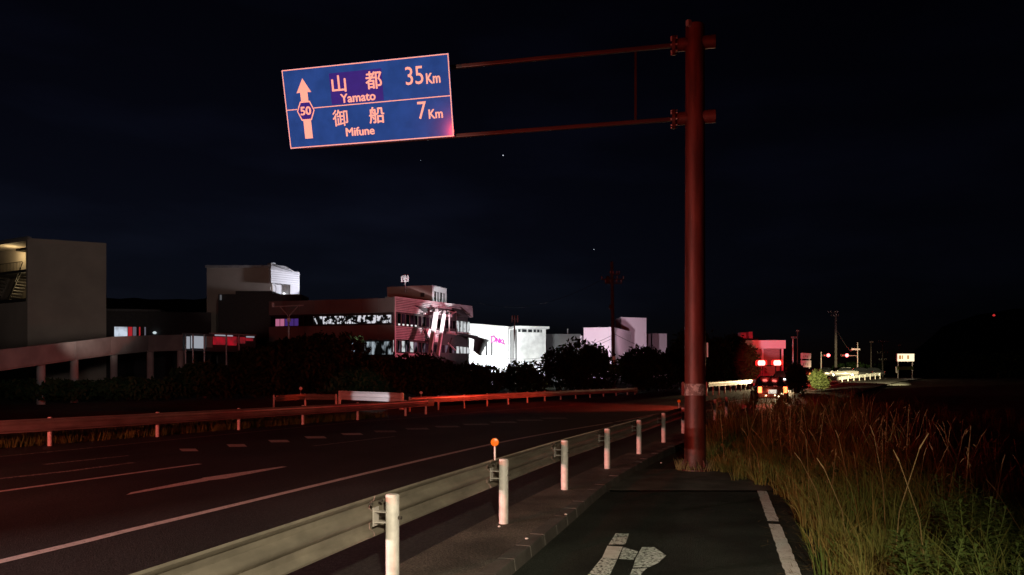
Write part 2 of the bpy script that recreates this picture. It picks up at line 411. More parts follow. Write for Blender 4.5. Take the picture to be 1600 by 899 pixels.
WZ = -0.12                                    # pavement below the verge
def walk_pt(x, y): return gpt(x, y, WZ)
LINE = [(0.45, -1.0), (1.55, 3.0), (2.72, 7.13), (4.26, 12.6)]
ys = [-2.0 + 0.5 * i for i in range(int((12.6 + 2.0) / 0.5) + 1)]
def line_x(y): return 2.72 + (y - 7.13) * (4.26 - 2.72) / (12.6 - 7.13)
o = strip('pavement', [Vector((x_at(kerb, y) - 0.02, y)) for y in ys], [Vector((line_x(y) + 0.34 + 0.08 * math.sin(y * 3.1), y)) for y in ys], WZ, M['asphalt_walk']); tag(o, kind='structure')
ys2 = [12.6 + 0.37 * i for i in range(9)]
o = strip('pavement_slab', [Vector((x_at(kerb, y) - 0.02, y)) for y in ys2], [Vector((line_x(y) + 0.2 - 0.05 * (y - 12.6), y)) for y in ys2], WZ + 0.012, M['slab']); tag(o, kind='structure')

# ------------------------------------------------------------------ painted markings
def ribbon(name, pts, w, m, z, step=0.6):
    p = resample(pts, step); return strip(name, offset(p, w / 2), offset(p, -w / 2), z, m)
def ground_quad(name, pix, m, dz):
    P = [gpt(x, y, dz) for x, y in pix]
    return MB().add([(p.x, p.y, zr(p.y, p.x) + dz) for p in P], [tuple(range(len(P)))]).build(name, m)
RZ = -0.016
marks = bpy.data.objects.new('road_markings', None); C.objects.link(marks); tag(marks, kind='structure')
def mk(o): o.parent = marks; return o
mk(ribbon('edge_line', EDGE[:8], 0.16, M['paint'], RZ, 1.0))
def line_px(name, pix, w, m):
    pts = [gpt(x, y, RZ) for x, y in pix]
    p = []
    for a, b in zip(pts, pts[1:]):
        n = max(2, int((b - a).length / 0.8))
        p += [a + (b - a) * (k / n) for k in range(n)]
    p.append(pts[-1])
    return mk(strip(name, offset(p, w / 2), offset(p, -w / 2), RZ, m))
line_px('lane_line', [(-120, 783.5), (0, 768), (160, 746), (312, 725)], 0.15, M['paint'])
line_px('lane_line', [(-120, 762), (0, 748), (110, 736), (208, 723)], 0.15, M['paint_worn'])
line_px('lane_line', [(68, 726), (200, 712)], 0.13, M['paint_worn'])
line_px('lane_line', [(490, 697), (616, 682)], 0.13, M['paint_worn'])
line_px('lane_line', [(-120, 725), (120, 702), (300, 684), (560, 659), (760, 643), (900, 633)], 0.12, M['paint_worn'])
# long lane arrow: shaft and swept head
def arrow():
    out = MB()
    for pix in ([(197, 773.5), (325, 751.5), (322, 746.5), (205, 769.5)], [(300, 754), (352, 748.2), (449, 729.5), (440, 729.2), (318, 746.6)]):
        P = [gpt(x, y, RZ) for x, y in pix]
        out.add([(p.x, p.y, zr(p.y, p.x) + RZ + (0.002 if pix[0][0] > 250 else 0)) for p in P], [tuple(range(len(P)))])
    return out.build('lane_arrow', M['paint'])
mk(arrow())
for (x, y, w, h) in [(295, 703.3, 31, 4.4), (370, 696.3, 33, 4.4), (436, 689.4, 35, 4.0), (493, 683.5, 36, 3.6), (550, 678.4, 36, 3.2), (602, 674.3, 38, 3.0), (652, 670.2, 40, 2.8), (699, 666.8, 42, 2.5), (744, 663.3, 44, 2.3), (787, 660.0, 44, 2.1), (828, 656.8, 44, 1.9), (866, 653.6, 44, 1.7)]:
    mk(ground_quad('lane_dash', [(x - w/2, y - h/2 + 0.3), (x + w/2 - 5, y - h/2), (x + w/2, y + h/2 - 0.3), (x - w/2 + 5, y + h/2)], M['paint'] if x < 600 else M['paint_worn'], RZ))

pm = bpy.data.objects.new('pavement_markings', None); C.objects.link(pm); tag(pm, kind='structure')
def pmk(o): o.parent = pm; return o
PZ = WZ + 0.004
ln = [Vector((line_x(y), y)) for y in np.arange(-1.0, 12.61, 0.1)]
rngs = random.Random(3)
L = offset(ln, 0.075); Rr = offset(ln, -0.075)
L = [p + Vector((rngs.uniform(-.008, .008), 0)) for p in L]; Rr = [p + Vector((rngs.uniform(-.008, .008), 0)) for p in Rr]
cut = min(range(len(ln)), key=lambda i: abs(ln[i].y - walk_pt(1212, 818).y))
pmk(strip('edge_line', L[:cut], Rr[:cut], PZ, M['paint_line'])); pmk(strip('edge_line', L[cut+1:], Rr[cut+1:], PZ, M['paint_line']))
def walk_poly(name, pix, m, dz=PZ):
    P = [gpt(x, y, dz) for x, y in pix]
    return pmk(MB().add([(p.x, p.y, zr(p.y, p.x) + dz) for p in P], [tuple(range(len(P)))]).build(name, m))
walk_poly('cycle_mark', [(962, 833.5), (983, 834), (977, 851), (951, 851)], M['paint_mark'])
walk_poly('cycle_mark', [(949, 853), (973, 854.5), (965, 873), (941, 871)], M['paint_line'])
walk_poly('cycle_mark', [(941, 871), (965, 873), (944, 917), (905, 915)], M['paint_mark'], PZ + 0.003)
walk_poly('cycle_mark', [(974, 855), (997, 862), (990, 875), (967, 873.5)], M['paint_mark'], PZ + 0.003)
walk_poly('cycle_mark', [(1003, 855), (1022, 855), (1041, 868), (1028, 880), (1015, 886), (989, 887), (993, 873)], M['paint_mark'])
walk_poly('cycle_mark', [(988, 889), (1012, 887), (1002, 896), (996, 930), (972, 930)], M['paint_mark'], PZ + 0.003)
# pale pebbles and scraps on the verge
for i, (x, y, dz) in enumerate([(780, 824, 0.0), (823, 843, 0.0), (884, 805, 0.0), (1033, 724, 0.0)]):
    p = gpt(x, y, dz)
    m = MB().lathe((p.x, p.y, zr(p.y) + 0.001), [(0.014, 0), (0.022, 0.008), (0.014, 0.016), (0.003, 0.019)], 7)
    tag(m.build('pebble', M['post'], origin=(p.x, p.y, zr(p.y))), ['pale pebble at the foot of the post with the orange reflector', 'flat pale pebble lying near the kerb edge beyond two posts', 'small pale pebble on the verge between post and kerb', 'small pale pebble on the verge far along the rail'][i], 'pebble', 'pebbles on the verge')

# ------------------------------------------------------------------ guardrails
PROF = [(-.175, .004), (-.158, .0), (-.135, .012), (-.112, .048), (-.062, .052), (-.036, .018), (-.014, .0), (.014, .0), (.036, .018), (.062, .052), (.112, .048), (.135, .012), (.158, .0), (.175, .004)]
PROF = [(z, -u) for z, u in PROF]
def post_mesh(r, h):
    m = MB().lathe((0, 0, 0), [(r, -0.3), (r, h - 0.012), (r * 0.86, h - 0.002), (r * 0.3, h + 0.004)], 16)
    return m
def guardrail(name, label, pts, spacing, side=1, off=0.17, start=0.0, post_h=0.80, beam_z=0.60, dz=0.0, beam_mat=None, post_mat=None, group='guardrails along the road', zf=None, skip=(), front=1, beam_k=1.0):
    """side +1: beam to the left of the direction of travel; front: which way the ribs face"""
    zf = zf or (lambda p: zr(p.y, p.x) + dz)
    posts = [p for p in resample(pts, spacing)]
    b = posts[0]
    root = thing(name, (b.x, b.y, zf(b)), label, 'guardrail', group)
    org = parent_origin(root)
    pm_ = None
    for i, p in enumerate(posts):
        if i in skip: continue
        if pm_ is None:
            po = post_mesh(0.058, post_h).build('post', post_mat or M['post'], smooth=True); pm_ = po.data
            bpy.data.objects.remove(po)
            t = (posts[1] - posts[0]).normalized()
        po = bpy.data.objects.new('post', pm_); C.objects.link(po); po.parent = root
        po.location = Vector((p.x, p.y, zf(p))) - org
        t = (posts[min(i+1, len(posts)-1)] - posts[max(i-1, 0)]).normalized(); n = Vector((-t.y, t.x)) * side
        m = MB(); c = Vector((p.x, p.y, zf(p) + beam_z))
        N3 = Vector((n.x, n.y, 0)); T3 = Vector((t.x, t.y, 0))
        m.bar(c + N3 * 0.05 + Vector((0, 0, .045)), c + N3 * (off - 0.008) + Vector((0, 0, .045)), 0.07, 0.008)
        m.bar(c + N3 * 0.05 - Vector((0, 0, .045)), c + N3 * (off - 0.008) - Vector((0, 0, .045)), 0.07, 0.008)
        m.bar(c + N3 * (off - 0.012) - T3 * 0.05, c + N3 * (off - 0.012) + T3 * 0.05, 0.008, 0.16)
        br = m.build('bracket', M['bracket'], root)
        for s in (-0.1, 0.1):
            bb = MB(); bb.tube(c + N3 * (off - 0.03) + T3 * (s * .9) + Vector((0, 0, 0.12)), c + N3 * (off + 0.0) + T3 * (s * .9) + Vector((0, 0, 0.12)), 0.013, n=6)
            bb.build('bolt', M['bolt'], root)
        MB().tube(c - N3 * 0.05, c - N3 * 0.085, 0.016, n=6).build('bolt', M['bolt'], root)
    # beam: one ribbed panel for each bay
    fine = posts
    for i in range(len(fine) - 1):
        a, c2 = fine[i], fine[i+1]
        V = []; ns = 4
        prev = fine[max(i-1, 0)]; nxt = fine[min(i+2, len(fine)-1)]
        cp = []
        for k in range(ns + 1):
            t = k / ns
            cp.append(0.5 * ((2*a) + (c2-prev)*t + (2*prev-5*a+4*c2-nxt)*t*t + (3*a-prev-3*c2+nxt)*t*t*t))
        cp[0] = a.copy(); cp[-1] = c2.copy()
        d0 = (cp[1] - cp[0]).normalized(); cp[0] = cp[0] + d0 * 0.004; cp[-1] = cp[-1] - (cp[-1] - cp[-2]).normalized() * 0.004
        np_ = len(PROF)
        for k, p in enumerate(cp):
            t = (cp[min(k+1, ns)] - cp[max(k-1, 0)]).normalized(); n = Vector((-t.y, t.x)) * side
            if k == 0:
                tt = (fine[i+1] - fine[max(i-1, 0)]).normalized(); n = Vector((-tt.y, tt.x)) * side
            if k == ns:
                tt = (fine[min(i+2, len(fine)-1)] - fine[i]).normalized(); n = Vector((-tt.y, tt.x)) * side
            for th in (0.0, 0.004):
                for (zz, u) in PROF:
                    q = p + n * (off + 0.03 - u * front * 1.0 - 0.03 + th)
                    V.append((q.x, q.y, zf(p) + beam_z + zz * beam_k))
        W = 2 * np_; F = []
        for k in range(ns):
            for j in range(np_ - 1):
                F.append((k*W+j, k*W+j+1, (k+1)*W+j+1, (k+1)*W+j)); F.append((k*W+np_+j, (k+1)*W+np_+j, (k+1)*W+np_+j+1, k*W+np_+j+1))
            F.append((k*W, (k+1)*W, (k+1)*W+np_, k*W+np_)); F.append((k*W+np_-1, k*W+W-1, (k+1)*W+W-1, (k+1)*W+np_-1))
        for k in (0, ns):
            F += [(k*W+j, k*W+j+1, k*W+np_+j+1, k*W+np_+j) for j in range(np_ - 1)]
        MB().add(V, F).build('rail_panel', beam_mat or M['beam'], root, smooth=True)
    return root, posts

def delineator(root, p, z, col, r=0.05, h=0.2):
    m = MB().tube((p[0], p[1], z), (p[0], p[1], z + h), 0.012, n=8)
    st = m.build('delineator_stalk', M['post'], root)
    MB().lathe((p[0], p[1] - 0.012, z + h + r * 0.7), [(r * 0.4, -0.012), (r, -0.008), (r, 0.008), (r * 0.86, 0.016), (r * 0.3, 0.02)], 20, axis=Vector((0, -1, 0))).build('reflector_disc', col, st, smooth=True)

gr, posts = guardrail('guardrail', 'ribbed grey guardrail on white posts running beside the pavement', NEAR[1:], 2.98, side=1, off=0.17)
# reflectors stand on the rail just left of two of the posts
for tgt in (9.15, 22.6):
    p = min(posts, key=lambda q: abs(q.y - tgt)); delineator(gr, (p.x - 0.11, p.y + 0.10), zr(p.y) + 0.77, M['orange'], 0.052, 0.19)

FAR = [(-24.0, 2.0), (-17.6, 12.0), (-13.4, 19.2), (-11.3, 24.0), (-8.6, 30.4), (-6.2, 35.2), (-4.45, 38.2)]
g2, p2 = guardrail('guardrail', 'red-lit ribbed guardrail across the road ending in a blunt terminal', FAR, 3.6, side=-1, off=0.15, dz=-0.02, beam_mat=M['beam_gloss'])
e = p2[-1]; d = (p2[-1] - p2[-2]).normalized()
m = MB(); c = Vector((e.x, e.y, zr(e.y, e.x) + 0.58)); n3 = Vector((d.y, -d.x, 0)) * 0.16
m.bar(c + n3 - Vector((d.x, d.y, 0)) * 0.1, c + n3 + Vector((d.x, d.y, 0)) * 0.45, 0.09, 0.40)
m.build('end_terminal', M['beam'], g2, bevel=0.04)

# rail of the side road behind it, its tilted white panel and the long rail beyond
def pz(x, y, Y): p = px(x, y, Y); return p
SIDE = [(gx(428, 43.5), 43.5), (gx(450, 44.4), 44.4), (gx(478, 45.5), 45.5), (gx(525, 45.0), 45.0)]
g3, p3 = guardrail('guardrail', 'low guardrail of the side road behind the blunt rail end', SIDE, 2.4, side=-1, off=0.14, dz=-0.05)
delineator(g3, (gx(470, 44.6), 44.6), land_left(44.6) + 0.72, M['whiteref'], 0.10, 0.3)
# tilted panel: a loose length of ribbed rail lit white
a, b = px(531, 624.5, 43.5), px(624, 628.5, 41.5)
tp = thing('tilted_rail_panel', (a.x, a.y, zr(44.0)), 'pale tilted length of ribbed rail leaning behind the far guardrail', 'rail panel')
dirv = (b - a); up = Vector((-0.02, 0.28, 0.52)); NP = 14; V = []; F = []
for k in range(2):
    base = a + dirv * k
    for th in (0.0, 0.006):
        for j, (zz, u) in enumerate(PROF):
            q = base + up * ((zz + .175) / .35 * 0.98) + Vector((0.0, -0.9, 0.4)).normalized() * (-u * 1.3 - th)
            V.append(q)
W = 2 * len(PROF); npf = len(PROF)
for j in range(npf - 1):
    F.append((j, j+1, W+j+1, W+j)); F.append((npf+j, W+npf+j, W+npf+j+1, npf+j+1))
F += [(0, W, W+npf, npf), (npf-1, W-1, 2*W-1, W+npf-1)]
for k in (0, 1): F += [(k*W+j, k*W+j+1, k*W+npf+j+1, k*W+npf+j) for j in range(npf - 1)]
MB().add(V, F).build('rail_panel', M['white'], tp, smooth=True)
for q, r in ((a - dirv * 0.012, .09), (b + dirv * 0.03, .13)):
    MB().tube(q - Vector((0, 0, 0.42)), q + up * 0.95, r, r, 12).build('end_post', M['post'], tp, smooth=True)

spot('tilted_panel_spot', px(600, 612, 36.0), px(580, 623, 43.5), 1000, (0.95, 0.95, 1.0), 18, 0.35, 0.05)  # added spot that turns the tilted panel white, no fixture here
BEY = [(gx(640, 42.5), 42.5), (gx(720, 45.0), 45.0), (gx(820, 49.5), 49.5), (gx(900, 54.5), 54.5), (gx(960, 59.0), 59.0), (gx(992, 62.0), 62.0)]
g4, p4 = guardrail('guardrail', 'long red-lit guardrail curving away below the dark trees', BEY, 2.0, side=-1, off=0.14, beam_mat=M['beam_gloss'], zf=lambda p: CAMZ + (HOR - (620.0 - (p.x / p.y * FPX + 800 - 660) * (620 - 605.5) / 338)) / FPX * p.y - 0.775)
delineator(g4, (gx(658, 43.2), 43.2), CAMZ + (HOR - 620) / FPX * 43.2 - 0.05, M['whiteref'], 0.09, 0.22)
e = p4[-1]
MB().box((e.x + 0.05, e.y - 0.1, CAMZ + (HOR - 610) / FPX * e.y), (0.5, 0.16, 0.5), rz=R(55)).build('end_terminal', M['beam'], g4, bevel=0.06)
UP = [(gx(1104, 57.5), 57.5), (gx(1130, 62.5), 62.5), (gx(1155, 68.0), 68.0), (gx(1178, 74.0), 74.0)]
g5, p5 = guardrail('guardrail', 'headlight-lit pale guardrail on the far bend beside the red beacon car', UP, 2.1, side=-1, off=0.14, zf=lambda p: CAMZ + (HOR - (597.5 - (p.x / p.y * FPX + 800 - 1104) * 0.06)) / FPX * p.y - 0.775)
po = MB().lathe((0, 0, 0), [(0.16, -0.3), (0.16, 0.75), (0.1, 0.95), (0.03, 1.0)], 12)
pp = px(1067, 611, 60.0); q = thing('marker_post', (pp.x, pp.y, pp.z), 'short pale marker post between the two far guardrails', 'post')
MB().lathe((pp.x, pp.y, pp.z), [(0.13, -0.4), (0.13, 0.6), (0.08, 0.72), (0.02, 0.76)], 12).build('shaft', M['post'], q, smooth=True)
MB().lathe((pp.x, pp.y, pp.z), [(0.135, 0.42), (0.135, 0.55)], 12).build('reflector_band', M['whiteref'], q, smooth=True)

# ------------------------------------------------------------------ overhead direction sign
PY = 15.45; PX = gx(1086, PY); PB = Vector((PX, PY, zr(PY) + WZ + 0.01))
yaw = R(12.8); ta = Vector((-math.cos(yaw), math.sin(yaw), 0)); na = Vector((-math.sin(yaw), -math.cos(yaw), 0))
sg = thing('road_sign', PB, 'blue direction sign on a cantilever arm from a thick round pole', 'road sign')
ztop = CAMZ + (HOR - 40) / FPX * PY
MB().lathe(PB, [(0.222, 0.0), (0.216, 1.0), (0.196, ztop - PB.z - 0.02), (0.17, ztop - PB.z + 0.01), (0.05, ztop - PB.z + 0.03)], 32).build('pole', M['pole'], sg, smooth=True)
m = MB().lathe(PB, [(0.36, 0.0), (0.36, 0.03)], 28)
for k in range(8):
    t = k * math.pi / 4 + 0.2; c = PB + Vector((0.30 * math.cos(t), 0.30 * math.sin(t), 0.03)); m.tube(c, c + Vector((0, 0, 0.05)), 0.02, n=6)
m.build('base_plate', M['pole'], sg)
for k in range(8):
    m = MB(); t = k * math.pi / 4 + 0.6; u = Vector((math.cos(t), math.sin(t), 0)); s = Vector((-u.y, u.x, 0)) * 0.006
    q = [PB + u * 0.2 + Vector((0, 0, .03)), PB + u * 0.33 + Vector((0, 0, .03)), PB + u * 0.2 + Vector((0, 0, .26))]
    m.add([p + s for p in q] + [p - s for p in q], [(0,1,2), (5,4,3), (0,3,4,1), (1,4,5,2), (2,5,3,0)])
    m.build('base_rib', M['pole'], sg)
zt = CAMZ + (HOR - 618) / FPX * PY
MB().lathe((PB.x, PB.y, zt), [(0.2165, 0.0), (0.2165, 0.24)], 32).build('reflective_tape', M['tape'], sg, smooth=True)
MB().tube((PB.x + 0.235, PB.y - 0.1, PB.z + 2.35), (PB.x + 0.235, PB.y - 0.1, PB.z + 2.65), 0.02, n=8).build('cable_clip', M['greymetal'], sg)
MB().box((PB.x - 0.17, PB.y - 0.16, ztop - 0.03), (0.10, 0.08, 0.13), rz=0.5).build('lifting_lug', M['greymetal'], sg, bevel=0.01)
def arm_t(x):
    r = (x - 800) / FPX
    return (PX - r * PY) / (-ta.x + r * ta.y)
TL = arm_t(459.0); TR = arm_t(713.0)
def on_arm(t, z): return Vector((PX, PY, 0)) + ta * t + Vector((0, 0, z))
for nm, ypx, yend in (('upper_arm', 63, 98.5), ('lower_arm', 179, 206.5)):
    z0 = CAMZ + (HOR - ypx - 5) / FPX * PY
    m = MB().bar(on_arm(0.42, z0), on_arm(TL - 0.25, z0), 0.08, 0.085)
    arm = m.build(nm, M['arm'], sg, bevel=0.015)
    c = on_arm(0, z0)
    MB().tube(c - ta * 0.42, c + ta * 0.40, 0.135, n=20).build('stub', M['pole'], sg, smooth=True, bevel=0.01)
    MB().tube(c + ta * 0.40, c + ta * 0.47, 0.20, n=20).build('flange', M['pole'], sg, smooth=True)
    for k in range(8):
        t = k * math.pi / 4 + 0.3; q = c + ta * 0.39 + (Vector((0, 0, 1)) * math.cos(t) + na * math.sin(t)) * 0.17
        MB().tube(q - ta * 0.03, q + ta * 0.11, 0.018, n=6).build('bolt', M['greymetal'], sg)
zu, zl = CAMZ + (HOR - 68) / FPX * PY, CAMZ + (HOR - 184) / FPX * PY
MB().bar(on_arm(arm_t(993), zu - 0.06), on_arm(arm_t(993), zl + 0.06), 0.045, 0.045).build('strut', M['arm'], sg)
# panel, tilted forward so that its top leans towards the traffic
tilt = R(13.5); SW = TR and (TL - TR); SH = 1.80
YR = on_arm(TR, 0).y
zc = CAMZ + (HOR - 158.5) / FPX * YR
sc_ = on_arm((TL + TR) / 2, zc) + na * 0.36
ur = -ta; vu = (Vector((0, 0, 1)) * math.cos(tilt) + na * math.sin(tilt)).normalized(); nn = ur.cross(vu).normalized()
if nn.dot(na) < 0: nn = -nn
SH = (117.0 / FPX) * YR / math.cos(tilt)
def sp(u, v, d=0.0): return sc_ + ur * ((u - 0.5) * SW) + vu * ((v - 0.5) * SH) + nn * d
def slab(name, poly, d0, d1, m, parent):
    n = len(poly); P = [sp(u, v, d0) for u, v in poly] + [sp(u, v, d1) for u, v in poly]
    return MB().add(P, [tuple(range(n)), tuple(range(2*n-1, n-1, -1))] + [(i, (i+1) % n, n + (i+1) % n, n + i) for i in range(n)]).build(name, m, parent)
panel = slab('panel', [(0,0),(1,0),(1,1),(0,1)], -0.03, 0.0, M['sign_blue'], sg)
slab('panel_back', [(.004,.004),(.996,.004),(.996,.996),(.004,.996)], -0.05, -0.031, M['alu'], panel)
bw, bh = 0.0075, 0.0155
for poly in ([(0.002,0.003),(0.998,0.003),(0.998,bh),(0.002,bh)], [(0.002,1-bh),(0.998,1-bh),(0.998,0.997),(0.002,0.997)], [(0.002,bh),(bw,bh),(bw,1-bh),(0.002,1-bh)], [(1-bw,bh),(0.998,bh),(0.998,1-bh),(1-bw,1-bh)]):
    slab('border', poly, 0.001, 0.004, M['sign_white'], panel)
slab('name_patch', [(.29,.515),(.605,.515),(.605,.90),(.29,.90)], 0.001, 0.003, M['sign_patch'], panel)
slab('divider', [(bw,.489),(.073,.489),(.073,.500),(bw,.500)], 0.001, 0.004, M['sign_white'], panel)
slab('divider', [(.177,.489),(1-bw,.491),(1-bw,.502),(.177,.500)], 0.001, 0.0045, M['sign_white'], panel)
uc = 0.125
slab('arrow', [(uc-.023,.59),(uc+.023,.59),(uc+.023,.70),(uc+.046,.695),(uc,.875),(uc-.046,.695),(uc-.023,.70)], 0.001, 0.004, M['sign_white'], panel)
slab('arrow_stem', [(uc-.022,.115),(uc+.026,.115),(uc+.026,.345),(uc-.022,.345)], 0.001, 0.004, M['sign_white'], panel)
hx = lambda rx, ry: [(uc - rx, .467), (uc - rx * .56, .467 - ry), (uc + rx * .56, .467 - ry), (uc + rx, .467), (uc + rx * .56, .467 + ry), (uc - rx * .56, .467 + ry)]
slab('route_badge', hx(.055, .122), 0.001, 0.004, M['sign_white'], panel)
slab('badge_field', hx(.048, .104), 0.0045, 0.006, M['sign_patch'], panel)
dg = bpy.context.evaluated_depsgraph_get
def sign_text(name, body, u0, u1, v0, v1, bold=0.004, sh=0.0016):
    """lettering fitted to a box of the panel; the stroke is thickened by stacked copies a few millimetres apart"""
    cu = bpy.data.curves.new(name, 'FONT'); cu.body = body; cu.size = 1.0; cu.offset = bold; cu.resolution_u = 3; cu.extrude = 0.0
    to = bpy.data.objects.new(name, cu); C.objects.link(to); bpy.context.view_layer.update()
    me0 = bpy.data.meshes.new_from_object(to.evaluated_get(dg())); bpy.data.objects.remove(to)
    n = len(me0.vertices); co = np.zeros(n * 3); me0.vertices.foreach_get('co', co); co = co.reshape(-1, 3)
    lo, hi = co.min(0), co.max(0); polys = [tuple(p.vertices) for p in me0.polygons]
    V = []; F = []
    for k, (du, dv) in enumerate(((0, 0), (sh, 0), (-sh, 0), (0, sh * 1.6), (0, -sh * 1.6))):
        b0 = len(V)
        for i in range(n):
            u = u0 + (u1 - u0) * (co[i, 0] - lo[0]) / (hi[0] - lo[0]) + du; v = v0 + (v1 - v0) * (co[i, 1] - lo[1]) / (hi[1] - lo[1]) + dv
            V.append(sp(u, v, (0.0075 if name == 'route_number' else 0.0045) + 0.0005 * k))
        F += [tuple(b0 + i for i in p) for p in polys]
    return MB().add(V, F).build(name, M['sign_white'], panel)
sign_text('place_name', '山', .302, .387, .662, .866)
sign_text('place_name', '都', .507, .603, .662, .876)
sign_text('place_name', 'Yamato', .347, .557, .525, .632, 0.006, 0.0018)
sign_text('distance', '35', .744, .846, .668, .885, 0.0, 0.0006)
sign_text('distance', 'Km', .863, .942, .663, .785)
sign_text('place_name', '御', .288, .378, .240, .444, 0.0, 0.0012)
sign_text('place_name', '船', .510, .600, .238, .440)
sign_text('place_name', 'Mifune', .361, .532, .105, .208, 0.0, 0.0022)
sign_text('distance', '7', .800, .850, .245, .455, 0.0, 0.0006)
sign_text('distance', 'Km', .863, .942, .240, .350)
sign_text('route_number', '50', uc - .032, uc + .032, .415, .520, 0.008, 0.002)

# ------------------------------------------------------------------ buildings across the road
def facade(A, B):
    """mapping for a wall from A to B (seen from the outside, A on the left): u metres along, z, d metres outwards"""
    A, B = Vector((A[0], A[1])), Vector((B[0], B[1])); t = (B - A).normalized(); n = Vector((t.y, -t.x)); L = (B - A).length
    def f(u, z, d=0.0): p = A + t * u + n * d; return Vector((p.x, p.y, z))
    return f, L
def fbox(f, u0, u1, z0, z1, d0, d1):
    P = [f(u0, z0, d0), f(u1, z0, d0), f(u1, z0, d1), f(u0, z0, d1), f(u0, z1, d0), f(u1, z1, d0), f(u1, z1, d1), f(u0, z1, d1)]
    return MB().add(P, [(0,3,2,1),(4,5,6,7),(0,1,5,4),(1,2,6,5),(2,3,7,6),(3,0,4,7)])
def addbox(m, f, *a):
    q = fbox(f, *a); m.add(q.v, q.f); return m
def Zat(y, Y): return CAMZ + (HOR - y) / FPX * Y

# --- tall plain block with lit stair recess, far left
def building_left():
    c = Vector((gx(43, 80), 80)); r = Vector((gx(166, 83), 83)); l = Vector((-76.0, 92.5)); zt = Zat(372, 80)
    back = r + (l - c)
    bl = thing('tall_block', (c.x, c.y, 0), 'tall plain cream block with a lit stair recess near its top', 'building')
    f, L = facade(l, c)
    zo0, zo1 = Zat(471, 80), Zat(376, 80)
    m = MB(); ins = 0.25
    m.prism([c, r, back, l], -1.0, zo0)                         # below the recess
    m.prism([c, r, back, l], zo1, zt)                           # parapet band
    # behind the recess: the block without its outer 3.5 m along the left face
    n = Vector(((c - l).normalized().y, -(c - l).normalized().x)); dep = 3.2
    tcr = (r - c).normalized()
    ci = c + tcr * dep
    m.prism([c + tcr * 0.0 + (l - c).normalized() * 0.0, c + tcr * 0.0 + (l - c).normalized() * 0.3, ci + (l - c).normalized() * 0.3, ci], zo0, zo1)
    m.prism([ci, r, back, l + tcr * dep], zo0, zo1)
    m.build('wall', M['cream'], bl)
    fb, Lb = facade(l + tcr * dep, c + tcr * dep)
    # slabs, stair flights and railings in the recess
    u1 = L - 0.35
    for zy in (zo0 + 0.25, (zo0 + zo1) / 2 + 0.1):
        fbox(f, u1 - 14, u1, zy - 0.14, zy + 0.14, -dep + 0.05, -0.15).build('landing', M['darkclad'], bl)
    zm = (zo0 + zo1) / 2
    for k in range(3):
        u = u1 - 1.3 - 4.2 * k
        for i in range(9):
            fbox(f, u - 2.9 + i * 0.26 , u - 2.9 + (i + 1) * 0.26 - 0.01, zo0 + 0.4 + i * (zm - zo0 - 0.4) / 9, zo0 + 0.52 + i * (zm - zo0 - 0.4) / 9, -1.5, -0.45).build('stair_tread', M['darkmetal'], bl)
    rl = MB()
    for u in np.arange(u1 - 8, u1 - 1.0, 0.28):
        rl.tube(f(u, zm + 0.2, -0.2), f(u, zm + 1.15, -0.2), 0.025, n=5)
    rl.bar(f(u1 - 8, zm + 1.15, -0.2), f(u1 - 1.0, zm + 1.15, -0.2), 0.06, 0.06)
    rl.build('railing', M['darkmetal'], bl)
    rl2 = MB()
    rl2.bar(f(u1 - 3.4, zo0 + 1.2, -0.3), f(u1 - 1.1, zm + 1.1, -0.3), 0.06, 0.06); rl2.bar(f(u1 - 3.9, zo0 + 0.5, -0.3), f(u1 - 1.4, zm + 0.1, -0.3), 0.08, 0.2)
    rl2.build('handrail', M['darkmetal'], bl)
    fbox(f, u1 - 3.2, u1 - 0.3, zo1 - 0.75, zo1 - 0.5, -1.6, -0.7).build('lamp_housing', M['darkmetal'], bl)
    fbox(f, L - 14, L + 0.03, zt, zt + 0.18, -0.4, 0.04).build('coping', M['greymetal'], bl)
    p = f(u1 - 5.0, zo1 - 0.9, -1.2)
    point('stair_lamp', p, 110, (1.0, 0.76, 0.38), 0.2)
    p = f(u1 - 2.0, zo0 + 1.6, -1.0)
    point('stair_lamp', p, 55, (1.0, 0.76, 0.38), 0.2)
    return bl
building_left()
spot('ambient_spot', (-22.0, 40.0, 4.0), (gx(110, 81), 81, 11.0), 4600, (1.0, 0.80, 0.72), 26, 0.8, 0.3)  # added spot in place of ambient street light on the tall block

